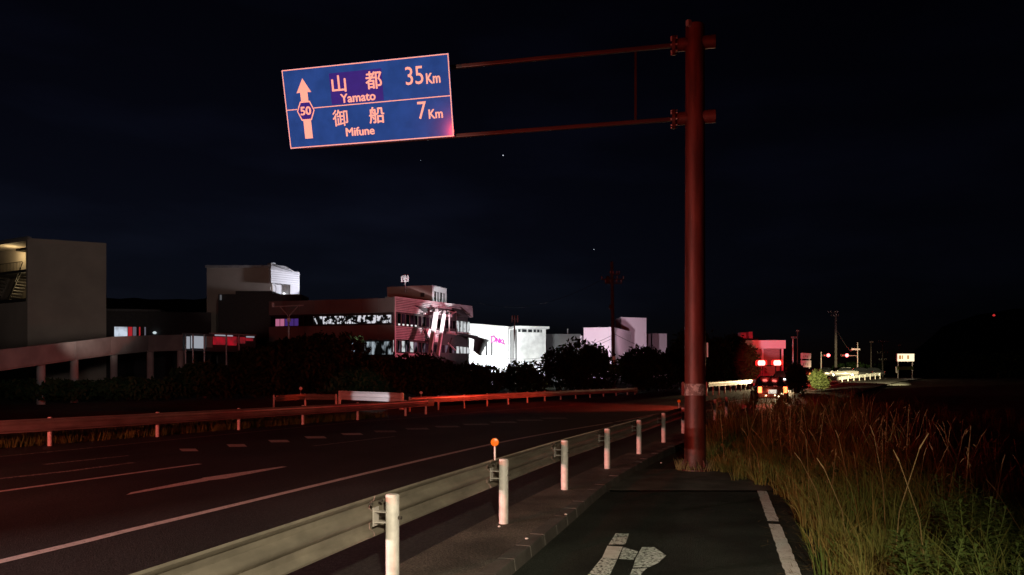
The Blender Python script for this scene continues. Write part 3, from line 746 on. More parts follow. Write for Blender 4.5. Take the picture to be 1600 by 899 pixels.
# --- raised walkway with parapet and columns
def walkway():
    ks = [(-120, 545.0, 583.0, 39), (0, 549, 578, 44), (118, 536, 561, 51), (174, 528.5, 553.5, 56), (232, 526, 548, 61), (286, 525, 546, 64.5)]
    P = [(px(x, yt, Y), px(x, yb, Y)) for x, yt, yb, Y in ks]
    wl = thing('raised_walkway', (P[1][0].x, P[1][0].y, 0), 'curving raised walkway with a solid grey parapet in front of the tall block', 'walkway')
    for i in range(len(P) - 1):
        m = MB(); (a, al), (b, bl) = P[i], P[i+1]
        d = Vector((b.x - a.x, b.y - a.y, 0)).normalized(); n = Vector((-d.y, d.x, 0)) * 0.18
        g = d * 0.006
        m.add([a + g, b - g, bl - g, al + g, a + n + g, b + n - g, bl + n - g, al + n + g], [(0,3,2,1),(4,5,6,7),(0,1,5,4),(1,2,6,5),(2,3,7,6),(3,0,4,7)])
        m.build('parapet_panel', M['conc'], wl, bevel=0.02)
        cp = MB(); cp.bar(a + n * 0.5 + g + Vector((0, 0, .05)), b + n * 0.5 - g + Vector((0, 0, .05)), 0.26, 0.09); cp.build('coping', M['conc'], wl)
        nb = n.normalized() * 3.2
        dk = MB(); dz = Vector((0, 0, 0.1))
        dk.add([al + n + g + dz, bl + n - g + dz, bl + nb - g + dz, al + nb + g + dz, al + n + g - dz, bl + n - g - dz, bl + nb - g - dz, al + nb + g - dz], [(0,1,2,3),(7,6,5,4),(0,4,5,1),(1,5,6,2),(2,6,7,3),(3,7,4,0)])
        dk.build('deck', M['conc'], wl)
    for x, yb, Y, r in ((64, 565, 48.6, .26), (116, 561.5, 51.2, .26), (178, 553, 57.0, .26), (235, 548, 61.8, .28), (282, 546, 64.8, .28)):
        t = px(x, yb, Y + 0.6)
        MB().tube((t.x, t.y, zr(Y) - 0.5), (t.x, t.y, t.z), r, n=16).build('column', M['conc'], wl, smooth=True)
    q = px(214, 598, 62.0)
    m = MB()
    for k in range(9):
        t0, t1 = math.pi * k / 9, math.pi * (k + 1) / 9
        m.bar(q + Vector((-1.2 * math.cos(t0), 0.4 * math.sin(t0) - .3, 0.12 * (1 - math.sin(t0)))), q + Vector((-1.2 * math.cos(t1), 0.4 * math.sin(t1) - .3, 0.12 * (1 - math.sin(t1)))), 0.3, 0.3)
    m.build('curved_footing', M['conc'], wl)
walkway()
spot('walkway_ambient_spot', (-16.0, 26.0, 3.4), (gx(150, 55), 55, 7.0), 1900, (1.0, 0.86, 0.86), 40, 0.8, 0.3)  # added spot for ambient light on the parapet, aimed above the shrubs

# --- dark shop with lit display behind the walkway
def lit_shop():
    Y = 86.0
    b = thing('dark_shop', (gx(240, Y), Y, 0), 'low dark shop with a small white and red lit window beside the tall block', 'building')
    fA, L = facade((gx(150, Y), Y), (gx(330, Y + 2), Y + 2))
    zt = Zat(486, Y)
    pts = [(gx(150, Y), Y), (gx(330, Y + 2), Y + 2), (gx(330, Y + 12), Y + 12), (gx(150, Y + 12), Y + 12)]
    MB().prism(pts, -1, zt).build('wall', M['darkclad'], b)
    fbox(fA, -0.2, L * 0.56, zt, zt + 0.25, -2, 0.3).build('roof_edge', M['roof'], b)
    def u_of(x): return (gx(x, Y + 0.4) - gx(150, Y)) 
    wm = window_mat('shop_white_window', (0.75, 0.85, 1.0), 0.75, 0.9, (0.3, 0.62), dark=0.15)
    rm = emit('shop_red_panel', (0.75, 0.03, 0.04), 0.5); dm = emit('shop_dim_panel', (0.6, 0.55, 0.7), 0.18)
    for x0, x1, m_ in ((180, 199, wm), (200, 206, rm), (207, 212, dm), (216, 218, rm), (224, 226, dm)):
        fr = fbox(fA, u_of(x0) - 0.1, u_of(x1) + 0.1, Zat(528, Y), Zat(509, Y), 0.0, 0.06).build('window', M['darkmetal'], b)
        fbox(fA, u_of(x0), u_of(x1), Zat(527, Y), Zat(510.5, Y), 0.061, 0.075).build('pane', m_, fr)
    lp = fA(u_of(240), Zat(519.5, Y), 0.3)
    MB().lathe(lp, [(0.1, -0.15), (0.24, 0), (0.1, 0.15)], 10).build('lamp', emit('dim_bulb', (.8, .95, 1), 0.7), b)
    # lit walkway shop front: white and red banners under an awning
    Y2 = 66.0
    s = thing('striped_shopfront', (gx(345, Y2), Y2, 0), 'white and red lit shopfront band at the end of the raised walkway', 'shopfront')
    f2, L2 = facade((gx(287, 65.5), 65.5), (gx(402, 70.0), 70.0))
    sc = L2 / 115.0
    fbox(f2, -0.05, L2, Zat(549, 67), Zat(521.5, 67) , -3.0, -0.35).build('wall', M['darkclad'], s)
    wmat = emit('lit_white_banner', (0.72, 0.76, 0.86), 0.42)
    rmat = window_mat('lit_red_banner', (0.70, 0.012, 0.03), 0.5, 1.3, (0.3, 0.62), (1, 1, .6), dark=0.02)
    for i, (x0, x1, y0, y1, m_) in enumerate(((289, 296, 526, 545, 'w'), (298, 319, 525.5, 544.5, 'w'), (321, 330, 526, 543, 'd'), (331, 350, 526.5, 539, 'r'), (352, 368, 526, 540, 'r'), (370, 382, 527, 537, 'r'), (383, 395, 528.5, 533, 'r'), (334, 362, 523.6, 525.4, 'w'), (384, 397, 525.8, 527.6, 'w'))):
        Y_ = 65.5 + 4.5 * ((x0 + x1) / 2 - 287) / 115
        col = {'w': wmat, 'r': rmat, 'd': M['conc']}[m_]
        fbox(f2, (x0 - 287) * sc, (x1 - 287) * sc, Zat(y1, Y_), Zat(y0, Y_), -0.05, 0.03).build('banner', col, s)
    fbox(f2, 2.2, L2 - 0.3, Zat(523.5, 68), Zat(521.5, 68), 0.0, 0.5).build('awning', M['conc'], s)
    for x in (289, 300, 317, 351, 371):
        u = (x - 287) * sc; Y_ = 65.5 + 4.5 * (x - 287) / 115
        MB().tube(f2(u, zr(66) - 0.5, 0.12), f2(u, Zat(523, Y_), 0.12), 0.08, n=8).build('post', M['greymetal'], s)
    return b
lit_shop()

# --- wide block with the white roof turret
def building_turret():
    Y = 96.0
    b = thing('turret_block', (gx(323, Y), Y, 0), 'wide cream block with a brightly lit white turret on its corner', 'building')
    zt = Zat(418.5, Y)
    A, B = Vector((gx(323, Y), Y)), Vector((gx(425, Y), Y))
    MB().prism([A, B, B + Vector((-3, 16)), A + Vector((-3, 16))], -1, zt).build('wall', M['cream'], b)
    f, L = facade(A, B)
    fbox(f, -0.15, L + 0.02, zt, zt + 0.3, -1.0, 0.15).build('coping', M['greymetal'], b)
    # low dark wing in front
    Yf = 92.0
    A2, B2 = Vector((gx(341, Yf), Yf)), Vector((gx(470, Yf), Yf))
    MB().prism([A2, B2, B2 + Vector((0, 3.6)), A2 + Vector((0, 3.6))], -1, Zat(460, Yf)).build('front_wing', M['darkclad'], b)
    MB().prism([(gx(368, Yf), Yf), (gx(425, Yf), Yf), (gx(425, Yf), Yf + 3.5), (gx(368, Yf), Yf + 3.5)], Zat(460, Yf), Zat(455, Yf)).build('wing_parapet', M['darkclad'], b)
    # turret
    A3, B3 = Vector((gx(425.5, Y), Y - 0.5)), Vector((gx(468, Y + 2.2), Y + 2.2))
    f3, L3 = facade(A3, B3)
    dep = 5.0
    zt3 = Zat(419, Y); ze = Zat(425, Y + 2)
    u = lambda x: L3 * (x - 425.5) / 42.5
    tw = fbox(f3, 0, u(454), Zat(443, Y), zt3 - 0.2, -dep, 0.0); addbox(tw, f3, u(454), L3, Zat(464, Y), zt3 - 0.2, -dep, 0.0)
    addbox(tw, f3, 0, u(454), Zat(470, Y), Zat(443, Y), -dep, -1.2)
    tur = tw.build('turret', M['white'], b)
    for i in range(7):
        z = Zat(443 - i * 3.4, Y); fbox(f3, 0.02, L3 - 0.02, z, z + 0.06, 0.001, 0.03).build('seam', M['greymetal'], tur)
    P = [f3(-0.1, zt3 - 0.2, 0.1), f3(L3 + 0.1, zt3 - 0.55, 0.1), f3(L3 + 0.1, zt3 - 0.55, -dep), f3(-0.1, zt3 - 0.2, -dep), f3(u(429), zt3 + 0.55, -0.6), f3(u(448), zt3 + 0.5, -0.6), f3(u(448), zt3 + 0.5, -dep + .6), f3(u(429), zt3 + 0.55, -dep + .6)]
    MB().add(P, [(0,3,2,1),(4,5,6,7),(0,1,5,4),(1,2,6,5),(2,3,7,6),(3,0,4,7)]).build('turret_roof', M['white'], b)
    fbox(f3, u(430), u(437), zt3 + 0.5, zt3 + 0.8, -2, -1).build('roof_vent', M['greymetal'], b)
    for i in range(3):
        a = f3(u(429) + 0.2, zt3 + 0.45 - i * 0.12, -0.55 + i * .2); e = f3(u(450) + i * 0.35, zt3 + 0.38 - i * 0.3, -0.55 + i * .22)
        MB().tube(a + Vector((0, 0, .05)), e + Vector((0, 0, .05)), 0.04, n=6).build('roof_rail', M['darkmetal'], b)
    rg = MB()
    for k in range(12):
        t0, t1 = 2 * math.pi * k / 12 * 0.8 - 1.2, 2 * math.pi * (k + 1) / 12 * 0.8 - 1.2
        c = f3(u(432), Zat(451, Y), -0.6)
        tt = (B3 - A3).normalized(); T = Vector((tt.x, tt.y, 0))
        rg.tube(c + T * 0.42 * math.cos(t0) + Vector((0, 0, .62 * math.sin(t0))), c + T * 0.42 * math.cos(t1) + Vector((0, 0, .62 * math.sin(t1))), 0.1, n=6)
    rg.build('pipe_loop', M['white'], b)
    MB().lathe(f3(u(449.5), Zat(457, Y), -0.9), [(0.05, -0.16), (0.17, 0), (0.05, 0.16)], 10).build('bulb', emit('bulb', (.9, .95, 1), 2.5), b)
    for x, y in ((345, 461), (425, 476)):
        MB().tube(px(x, y, Yf - .4), px(x, y + 8, Yf - .4), 0.12, n=8).build('wall_lamp', emit('wall_lamp_dim', (.7, .7, .75), 0.12), b)
    tg = f3(L3 * 0.5, Zat(440, Y), 0)
    spot('turret_floodlight', f3(L3 * 1.9, Zat(450, Y), 9.0), tg + Vector((0.7, 0, .6)), 5200, (0.86, 0.86, 1.0), 28, 0.2, 0.2)
building_turret()
spot('ambient_spot_b', (gx(380, 60), 60.0, 14.0), (gx(372, 96), 96, 13.6), 1700, (1.0, 0.80, 0.72), 24, 0.5, 0.3)  # added spot for the dim ambient light on the turret block wall

# --- the large damaged mall: dim left face, red-lit right face
def building_mall():
    Cn = Vector((gx(617, 75), 75.0)); Rn = Vector((gx(737.5, 84.7), 84.7)); Ln = Vector((gx(420, 78.5), 78.5))
    zt = Zat(465.5, 75); back = Ln + (Rn - Cn)
    b = thing('mall_building', (Cn.x, Cn.y, 0), 'large three-storey mall with red-lit torn cladding and lit window bands', 'building')
    fr, LR = facade(Cn, Rn); fl, LL = facade(Ln, Cn)
    zb = lambda y: Zat(y, 75.0)
    # core set back behind the window bands
    inn = 0.5
    tr = (Rn - Cn).normalized(); tl = (Ln - Cn).normalized()
    c2 = Cn + tr * inn + tl * inn
    core = MB().prism([c2, Rn + tl * inn, back, Ln + tr * inn], -1.0, zt - 0.3).build('core', M['darkclad'], b)
    MB().prism([Cn + tr * 0.2 + tl * 0.2, Rn + tl * .2, back, Ln + tr * .2], zt - 0.29, zt - 0.1).build('roof', M['roof'], b)
    Z = dict(t0=zb(487), t1=zt, w1=zb(509), m0=zb(530), w0=zb(551), base=zb(562))
    # right face: ribbed cladding bands made of horizontal planks, broken where the front is torn
    def planks(f, u0, u1, z0, z1, n, d, m_, par, nm='cladding_plank', cut=None):
        h = (z1 - z0) / n
        for i in range(n):
            a0, a1 = u0, u1
            if cut: a0, a1 = cut(i, n, u0, u1)
            if a1 - a0 < 0.1: continue
            fbox(f, a0, a1, z0 + i * h + 0.035, z0 + (i + 1) * h - 0.035, -0.28, d + 0.05 * (i % 2)).build(nm, m_, par)
    # top band: upper planks run the whole length, lower ones stop at the tear
    def cut_top(i, n, u0, u1):
        if i >= n - 3: return u0, u1
        return u0, u0 + (0.30 + 0.035 * i) * LR
    planks(fr, 0, LR, Z['t0'], Z['t1'], 8, 0.0, M['clad'], b, cut=cut_top)
    planks(fr, 0.36 * LR, 0.72 * LR, Z['t0'], Z['t0'] + 0.32, 1, 0.0, M['clad'], b)
    planks(fr, 0.82 * LR, LR, Z['t0'] + 0.2, Z['t0'] + 0.85, 2, 0.1, M['clad'], b)
    planks(fr, 0, LR * 0.36, Z['m0'], Z['w1'], 8, 0.0, M['clad'], b)
    planks(fr, LR * 0.40, LR * 0.56, Z['m0'] + 0.1, Z['w1'] - 0.1, 6, -0.1, M['clad'], b)
    planks(fr, LR * 0.66, LR * 0.98, Z['w1'] - 0.45, Z['w1'] - 0.1, 2, 0.0, M['clad'], b)
    planks(fr, 0, LR * 0.40, Z['base'], Z['w0'], 3, 0.0, M['clad'], b)
    fbox(fr, -0.06, 0.10, -0.5, zt + 0.08, -0.1, 0.06).build('corner_trim', M['clad'], b)
    fbox(fr, -0.05, LR, zt, zt + 0.14, -0.35, 0.05).build('coping', M['clad'], b)
    # hanging torn sheets; dark-coloured ones stand in for the shaded gap
    def sheet(pts, d, m_):
        P = [fr(u * LR, z, d + dd) for u, z, dd in pts]; n = len(P)
        nv = Vector(((Rn - Cn).normalized().y, -(Rn - Cn).normalized().x, 0)) * -0.05
        return MB().add(P + [p + nv for p in P], [tuple(range(n)), tuple(range(2*n-1, n-1, -1))] + [(i, (i+1) % n, n+(i+1) % n, n+i) for i in range(n)]).build('torn_sheet_and_gap', m_, b)
    sheet([(.22, zb(474), .1), (.56, zb(480), .3), (.62, zb(489), .3), (.40, zb(487), .1)], 0.05, M['darkclad'])
    sheet([(.80, Zat(478, 83), .1), (.99, Zat(481, 84), .1), (.97, Zat(496, 84), .4), (.90, Zat(491, 84), .5)], 0.1, M['clad'])
    sheet([(.70, Zat(482, 82), .0), (.86, Zat(484, 83), .0), (.92, Zat(497, 84), .5), (.84, Zat(496, 83), .3)], 0.05, M['darkclad'])
    sheet([(.36, zb(510), .0), (.44, zb(510), .4), (.50, zb(531), .5), (.42, zb(532), .2)], 0.05, M['clad'])
    sheet([(.76, Zat(520, 83), .0), (1.04, Zat(524, 84), .3), (1.12, Zat(535, 84), .8), (.98, Zat(531, 84), .6)], 0.05, M['darkclad'])
    sheet([(1.0, Zat(525, 84), .3), (1.16, Zat(530, 84), .8), (1.06, Zat(556, 84), .5), (.99, Zat(548, 84), .2)], 0.12, M['darkclad'])
    # windows, right face: frames, dark panes and lit panes
    wl = window_mat('mall_pane_bright', (0.80, 0.84, 0.86), 0.75, 2.4, (0.34, 0.5), (1, 1, 0.5), 0.03)
    wd = window_mat('mall_pane_dim', (0.45, 0.30, 0.42), 0.32, 2.2, (0.46, 0.66), (1, 1, 0.35), 0.006)
    wk = window_mat('mall_pane_dark', (0.10, 0.03, 0.06), 0.3, 1.6, (0.45, 0.7), (1, 1, 0.3), 0.004)
    rr = random.Random(5)
    npn = 20
    for row, (z0, z1) in enumerate(((Z['w0'], Z['m0']), (Z['w1'], Z['t0']))):
        for i in range(npn):
            u0, u1 = LR * i / npn + 0.05, LR * (i + 1) / npn - 0.05
            q = i / npn
            drop = 0.55 * q
            frm = fbox(fr, u0 - 0.04, u1 + 0.04, z0 + 0.02 + drop * .3, z1 - 0.02 - drop * .6, -inn + 0.02, -0.32).build('window', M['darkmetal'], b)
            if row == 1: m_ = wl if q > 0.78 else (wd if 0.32 < q < 0.55 and i % 2 else wk)
            else: m_ = wl if (q > 0.78 or (q < 0.28 and i % 2 == 0)) else (wd if i % 2 else wk)
            zz1 = z1 - 0.1 - drop * .6; zz0 = z0 + 0.1 + drop * .3
            if row == 1 and q > 0.78: zz0, zz1 = Zat(518.5, 83.5), Zat(502, 83.5)
            if row == 1 and q < 0.3 and i: 
                fbox(fr, u0 + 0.1, u1 - 0.15, Zat(508, 75.5), Zat(505.5, 75.5), -0.30, -0.28).build('lit_strip', M['lampwhite_soft'], frm)
            fbox(fr, u0 + 0.03, u1 - 0.03, zz0, zz1, -0.319, -0.305).build('pane', m_, frm)
    # two slanted white columns
    for x0, y0, x1, y1, w in ((681.5, 489, 671.5, 556, 6.2), (694, 491.5, 684, 556, 4.6)):
        a, e = px(x0, y0, 77.6), px(x1, y1, 75.6); wm = w / FPX * 77
        MB().bar(a, e, wm, wm).build('slanted_column', M['white'], b, bevel=0.03)
        k = px(x0 + 1, y0 - 5, 77.9); MB().bar(k, a, wm * 0.7, wm * .7).build('column_head', M['clad'], b)
    for x0, y0, x1, y1 in ((672, 484, 700, 488), (678, 492, 690, 486), (690, 492, 672, 486), (699, 486, 712, 489), (700, 494, 713, 487), (702, 489, 702, 520), (712, 489, 713, 522), (698, 520, 714, 523), (660, 512, 672, 540), (700, 536, 712, 548), (690, 560, 712, 566), (706, 528, 698, 552)):
        MB().tube(px(x0, y0, 78.0), px(x1, y1, 78.0), 0.07, n=6).build('bent_bar', M['darkclad'] if (x0 + y0) % 3 else M['clad'], b)
    # left face: concrete bands, windows between
    for z0, z1 in ((Z['t0'] - 0.05, zt), (Z['m0'] - 0.1, Z['w1'] + 0.1), (-0.5, Z['w0'] - 0.3)):
        nb = 8
        for i in range(nb):
            fbox(fl, LL * i / nb + 0.012, LL * (i + 1) / nb - 0.012, z0, z1, -0.3, 0.0).build('wall_panel', M['greywall'], b)
    wl2 = window_mat('mall_pane_white_scraps', (0.85, 0.84, 0.92), 0.8, 2.6, (0.50, 0.57), (1, 1, 0.9), 0.003)
    wl3 = window_mat('mall_pane_blue_scraps', (0.60, 0.70, 0.78), 0.55, 2.0, (0.44, 0.60), (1, 1, 0.4), 0.004)
    pink = emit('pink_screen', (0.85, 0.25, 0.45), 0.5); viol = emit('violet_screen', (0.10, 0.04, 0.28), 0.5)
    nw = 26
    for row, (z0, z1) in enumerate(((Z['w0'] - 0.3, Z['m0'] - 0.1), (Z['w1'] + 0.1, Z['t0'] - 0.05))):
        for i in range(nw):
            u0, u1 = LL * i / nw + 0.02, LL * (i + 1) / nw - 0.02; x = 420 + (617 - 420) * (i + .5) / nw
            frm = fbox(fl, u0 - 0.015, u1 + 0.015, z0 + 0.02, z1 - 0.02, -inn + 0.02, -0.36).build('window', M['darkmetal'], b)
            if row == 1:
                if 425 < x < 445: m_ = pink
                elif 445 <= x < 462: m_ = viol
                elif x > 486: m_ = wl2
                else: m_ = M['glass']
            else: m_ = wl3 if x > 552 else M['glass']
            za, zz = z0 + 0.12, z1 - 0.12
            if m_ in (pink, viol): zz = za + 0.75
            if m_ is wl2: za += 0.1; zz -= 0.12
            fbox(fl, u0 + 0.02, u1 - 0.02, za, zz, -0.359, -0.345).build('pane', m_, frm)
    # roof-top plant room with bright end wall
    fbox(fl, LL * 0.93, LL - 0.02, zt, zt + 0.1, -0.3, 0.02).build('coping', M['greywall'], b)
    Yb = 84.0
    A, B_, D = Vector((gx(605, Yb), Yb)), Vector((gx(675, Yb - 1.5), Yb - 1.5)), Vector((gx(698, Yb + 1.5), Yb + 1.5))
    zt2 = Zat(448.5, Yb)
    pr = MB().prism([A, B_, B_ + Vector((0, 5)), A + Vector((0, 5))], zt - 0.1, zt2).build('plant_room', M['cream'], b)
    f2, L2 = facade(B_, D)
    MB().prism([B_ + Vector((0.01, 0)), D, D + Vector((-1, 4)), B_ + Vector((0.01, 5))], zt - 0.1, zt2).build('plant_room_end', M['white'], b)
    for i in range(4):
        u0 = L2 * (0.14 + 0.2 * i)
        fbox(f2, u0, u0 + L2 * 0.11, Zat(472, 83), Zat(455.5, 83), 0.001, 0.05).build('louvre', M['greywall'] if i % 2 else M['darkmetal'], pr)
    fbox(facade(A, B_)[0], 4.1, 4.55, Zat(466, Yb), Zat(460, Yb), 0.001, 0.06).build('vent', M['darkmetal'], pr)
    return f2, L2, fr, LR
M['lampwhite_soft'] = emit('soft_white_strip', (1, .95, .95), 0.9)
f2, L2, fr, LR = building_mall()
spot('mall_red_floodlight', (4.0, 73.5, 5.0), (gx(655, 78.5), 78.5, 7.0), 4600, (1.0, 0.20, 0.28), 48, 0.5, 0.25)
spot('mall_pink_floodlight', (4.5, 76.0, 6.5), (gx(715, 82), 82.0, 8.0), 1900, (1.0, 0.60, 0.76), 42, 0.5, 0.25)
spot('column_floodlight', (gx(720, 74), 72.5, 7.6), (gx(686, 77), 77.0, 8.1), 4800, (1.0, 0.86, 0.93), 34, 0.6, 0.1)
spot('plant_room_floodlight', (gx(735, 80), 77.0, 9.6), (gx(688, 83), 83.5, 11.4), 1700, (0.9, 0.97, 1.0), 22, 0.6, 0.1)
spot('mall_side_lamp', (gx(560, 55), 55.0, 5.0), (gx(560, 76), 77.0, 9.0), 110, (1.0, 0.82, 0.80), 80, 1.0, 0.2)
spot('plant_side_lamp', (gx(600, 62), 66.0, 9.0), (gx(640, 84), 84.0, 11.2), 420, (1.0, 0.82, 0.76), 46, 1.0, 0.2)

# roof antenna on the mall
def antenna(x, ytop, ybot, Y, label, n=4, w=11):
    b = px(x, ybot, Y); t = px(x, ytop, Y)
    a = thing('roof_antenna', b, label, 'antenna', 'antenna masts on the roofs')
    MB().tube(b - Vector((0, 0, .6)), t, 0.07, n=8).build('mast', M['greymetal'], a, smooth=True)
    for i in range(n):
        xo = (i - (n - 1) / 2) / max(1, n - 1) * w / FPX * Y
        zc_ = b.z + (t.z - b.z) * (0.62 + 0.06 * (i % 2))
        c = Vector((b.x + xo, b.y - 0.25 + 0.2 * (i % 2), zc_))
        MB().box(c, (0.17, 0.12, (t.z - b.z) * 0.5)).build('panel_antenna', M['white'], a, bevel=0.02)
        MB().bar(c, Vector((b.x, b.y, zc_)), 0.04, 0.04).build('bracket', M['greymetal'], a)
antenna(633, 429, 449, 82.5, 'short antenna mast on the mall roof plant room', 4, 9)
spot('antenna_lamp', (gx(645, 80), 78.0, 11.0), px(633, 437, 82.5), 620, (0.95, 0.95, 1.0), 15, 0.6, 0.05)

# --- brightly floodlit white hall with pink letters and tiled front
def building_white():
    A, B = Vector((gx(733, 90), 90.0)), Vector((gx(797, 92.0), 92.0)); zt = Zat(505.5, 90)
    b = thing('white_hall', (A.x, A.y, 0), 'glaring white floodlit hall with small magenta letters on its wall', 'building')
    f, L = facade(A, B)
    MB().prism([A, B, B + Vector((-2, 14)), A + Vector((-6, 14))], -1.0, [zt, Zat(510.5, 92), Zat(510.5, 92), zt]).build('wall', M['white'], b)
    u = lambda x: L * (x - 733) / 64
    Y_ = 91.0
    mg = mat('magenta_letter', (0.45, 0.03, 0.32), 0.5)
    # letters built from strokes
    def stroke(m, pts):
        for (x0, y0), (x1, y1) in zip(pts, pts[1:]): m.bar(f(u(x0), Zat(y0, Y_), 0.05), f(u(x1), Zat(y1, Y_), 0.05), 0.08, 0.13)
    for st in ([[(768, 526), (767.6, 536.5)], [(766, 526.5), (771, 525.5), (774, 528.5), (773, 533), (769.5, 535)]], [[(775.5, 528), (774.6, 536)], [(775.5, 528), (778.6, 535.6), (779.6, 528.5)]], [[(781, 529), (780.4, 536.5)], [(785, 530), (781, 533.2), (784.6, 537)]], [[(786, 531), (785.6, 537), (789, 537.4)]]):
        m = MB()
        for s_ in st: stroke(m, s_)
        m.build('letter', mg, b)
    for i in range(5):
        x = 750 + i * 4.2
        fbox(f, u(x), u(x + 2.2), Zat(556, Y_), Zat(535 - (i % 2) * 1.5, Y_), 0.005, 0.09).build('window_slit', M['greymetal'] if i % 2 else M['glass'], b)
    for i in range(3):
        x = 771 + i * 3.5
        fr_ = fbox(f, u(x), u(x + 2.9), Zat(552, Y_), Zat(541, Y_), 0.005, 0.06).build('window', M['greymetal'], b)
        fbox(f, u(x + .4), u(x + 2.5), Zat(551, Y_), Zat(542, Y_), 0.061, 0.07).build('pane', M['tilewhite'], fr_)
    for i in range(7):
        x = 738 + i * 8.4
        fbox(f, u(x), u(x) + .05, Zat(575, Y_), Zat(511, Y_), 0.002, 0.03).build('panel_joint', M['greymetal'], b)
    MB().tube(f(u(794), 0, .12), f(u(794), Zat(512, Y_), .12), .07, n=8).build('downpipe', M['greymetal'], b)
    # recess and tiled block on the right
    A2, B2 = Vector((gx(797.3, 93), 93.0)), Vector((gx(808, 92.6), 92.6))
    MB().prism([A2, B2, B2 + Vector((0, 10)), A2 + Vector((0, 10))], -1, Zat(513, 93)).build('recess_wall', M['greywall'], b)
    t = thing('tiled_block', (gx(808, 90), 90.0, 0), 'white tiled block with a row of small square windows under its flat eaves', 'building')
    A3, B3 = Vector((gx(808, 90), 90.0)), Vector((gx(853, 91), 91.0)); f3, L3 = facade(A3, B3)
    MB().prism([A3, B3, B3 + Vector((0, 10)), A3 + Vector((0, 10))], -1, Zat(512, 90)).build('wall', M['tilewhite'], t)
    fbox(f3, -0.5, L3 + 0.25, Zat(513.5, 90), Zat(510, 90), -4, 0.6).build('eaves', M['tilewhite'], t)
    u3 = lambda x: L3 * (x - 808) / 45
    for x0, x1 in ((809.5, 813), (815.5, 822.5), (825, 831), (833.5, 837), (839, 842.5), (844.5, 846)):
        w_ = fbox(f3, u3(x0) - .06, u3(x1) + .06, Zat(519.3, 90), Zat(514.3, 90), 0.003, 0.05).build('window', M['greymetal'], t)
        fbox(f3, u3(x0), u3(x1), Zat(519, 90), Zat(514.7, 90), 0.051, 0.06).build('pane', M['glass'], w_)
    for r_ in range(9):
        for c_ in range(8):
            if (r_ * 7 + c_ * 3) % 5 == 4: continue
            zz = Zat(522 + (r_ + 1) * 5.6, 90); h = 5.2 / FPX * 90
            fbox(f3, L3 * c_ / 8 + 0.02, L3 * (c_ + 1) / 8 - 0.02, zz, zz + h, 0.003, 0.02 + 0.012 * ((r_ * 3 + c_) % 3)).build('tile_panel', M['tilewhite'], t)
    # parked white booth and lit hedge at street level
    bt = thing('ticket_booth', (gx(800, 84), 84.0, 0), 'small white lit booth glimpsed low behind the trees', 'booth')
    MB().box((gx(797, 84), 84.0, Zat(612, 84) + 0.9), (1.5, 1.5, 2.6)).build('body', M['white'], bt, bevel=0.03)
    MB().box((gx(797, 84), 83.22, Zat(612, 84) + 1.3), (0.5, 0.04, 0.7)).build('window', M['glass'], bt)
    MB().box((gx(797, 84), 84.0, Zat(612, 84) + 2.28), (1.8, 1.8, 0.14)).build('roof', M['greymetal'], bt)
    spot('white_hall_floodlight', (-1.3, 83.6, 2.4), (-2.9, 91, 5.2), 8000, (0.96, 1.0, 1.0), 92, 0.3, 0.3)
    spot('tiled_block_floodlight', (gx(835, 78), 77.0, 3.0), (gx(832, 91), 91, 5.0), 8500, (0.95, 1.0, 1.0), 40, 0.3, 0.3)
    an = px(804, 600, 88.0)
building_white()
b_ = px(804, 580, 86.0); a_ = thing('antenna_pole', (b_.x, b_.y, zr(86)), 'tall grey antenna pole standing in front of the white hall', 'antenna')
MB().tube((b_.x, b_.y, zr(86) - .3), px(804, 508, 86.0), 0.12, 0.09, 10).build('pole', M['greymetal'], a_, smooth=True)
MB().tube(px(804, 508, 86.0), px(804, 493, 86.0), 0.06, n=8).build('mast', M['greymetal'], a_, smooth=True)
for i in range(3):
    MB().box(px(800 + i * 4.4, 498.5, 85.7), (0.13, 0.12, 0.8)).build('panel_antenna', M['white'], a_, bevel=0.02)
MB().bar(px(799, 499, 85.9), px(810, 499, 85.9), 0.06, 0.06).build('crossbar', M['greymetal'], a_)

# --- grey and pink blocks beyond
def block(name, label, corners, z1, m_, coping=True, wins=()):
    """corners: three (pixel x, depth) left, near, right"""
    P = [Vector((gx(x, Y), Y)) for x, Y in corners]
    b = thing(name, (P[1].x, P[1].y, 0), label, 'building')
    back = P[0] + (P[2] - P[1])
    MB().prism([P[0], P[1], P[2], back], -1.0, z1).build('wall', m_, b)
    if coping:
        for a, e in ((P[0], P[1]), (P[1], P[2])):
            f, L = facade(a, e); fbox(f, 0.0, L - 0.05, z1 + 0.003, z1 + 0.25, -0.3, 0.1).build('coping', m_, b)
    for i, (side, u0, u1, za, zb_) in enumerate(wins):
        f, L = facade(*((P[0], P[1]) if side == 0 else (P[1], P[2])))
        w_ = fbox(f, L * u0, L * u1, za, zb_, 0.003, 0.06).build('window', M['greymetal'], b); fbox(f, L * u0 + .1, L * u1 - .1, za + .1, zb_ - .1, 0.061, 0.07).build('pane', M['glass'], w_)
    return b
block('grey_block', 'long grey low block between the tiled block and the pink ones', [(853.5, 104), (906, 104), (912, 122)], Zat(525, 104), M['greywall'], wins=[(0, .04, .09, 5, 6)])
MB().tube(px(887, 524, 106), px(887, 514, 106), 0.09, n=6).build('flue', M['greymetal'], tag(thing('roof_flue', px(887, 524, 106), 'thin flue pipe on the roof of the grey block', 'pipe')))
Yp = 124.0
block('pale_pink_block', 'pale pink block behind the round dark tree and the utility pole', [(912, Yp), (958, Yp - 1), (985, Yp + 10)], Zat(514.5, Yp), M['pink'], wins=[(1, .62, .78, 4, 7), (1, .82, .97, 4, 7)])
block('pink_annex', 'low pink annex left of the pale pink block', [(896, 130), (913, 129), (916, 140)], Zat(525, 129), M['pink'], coping=False)
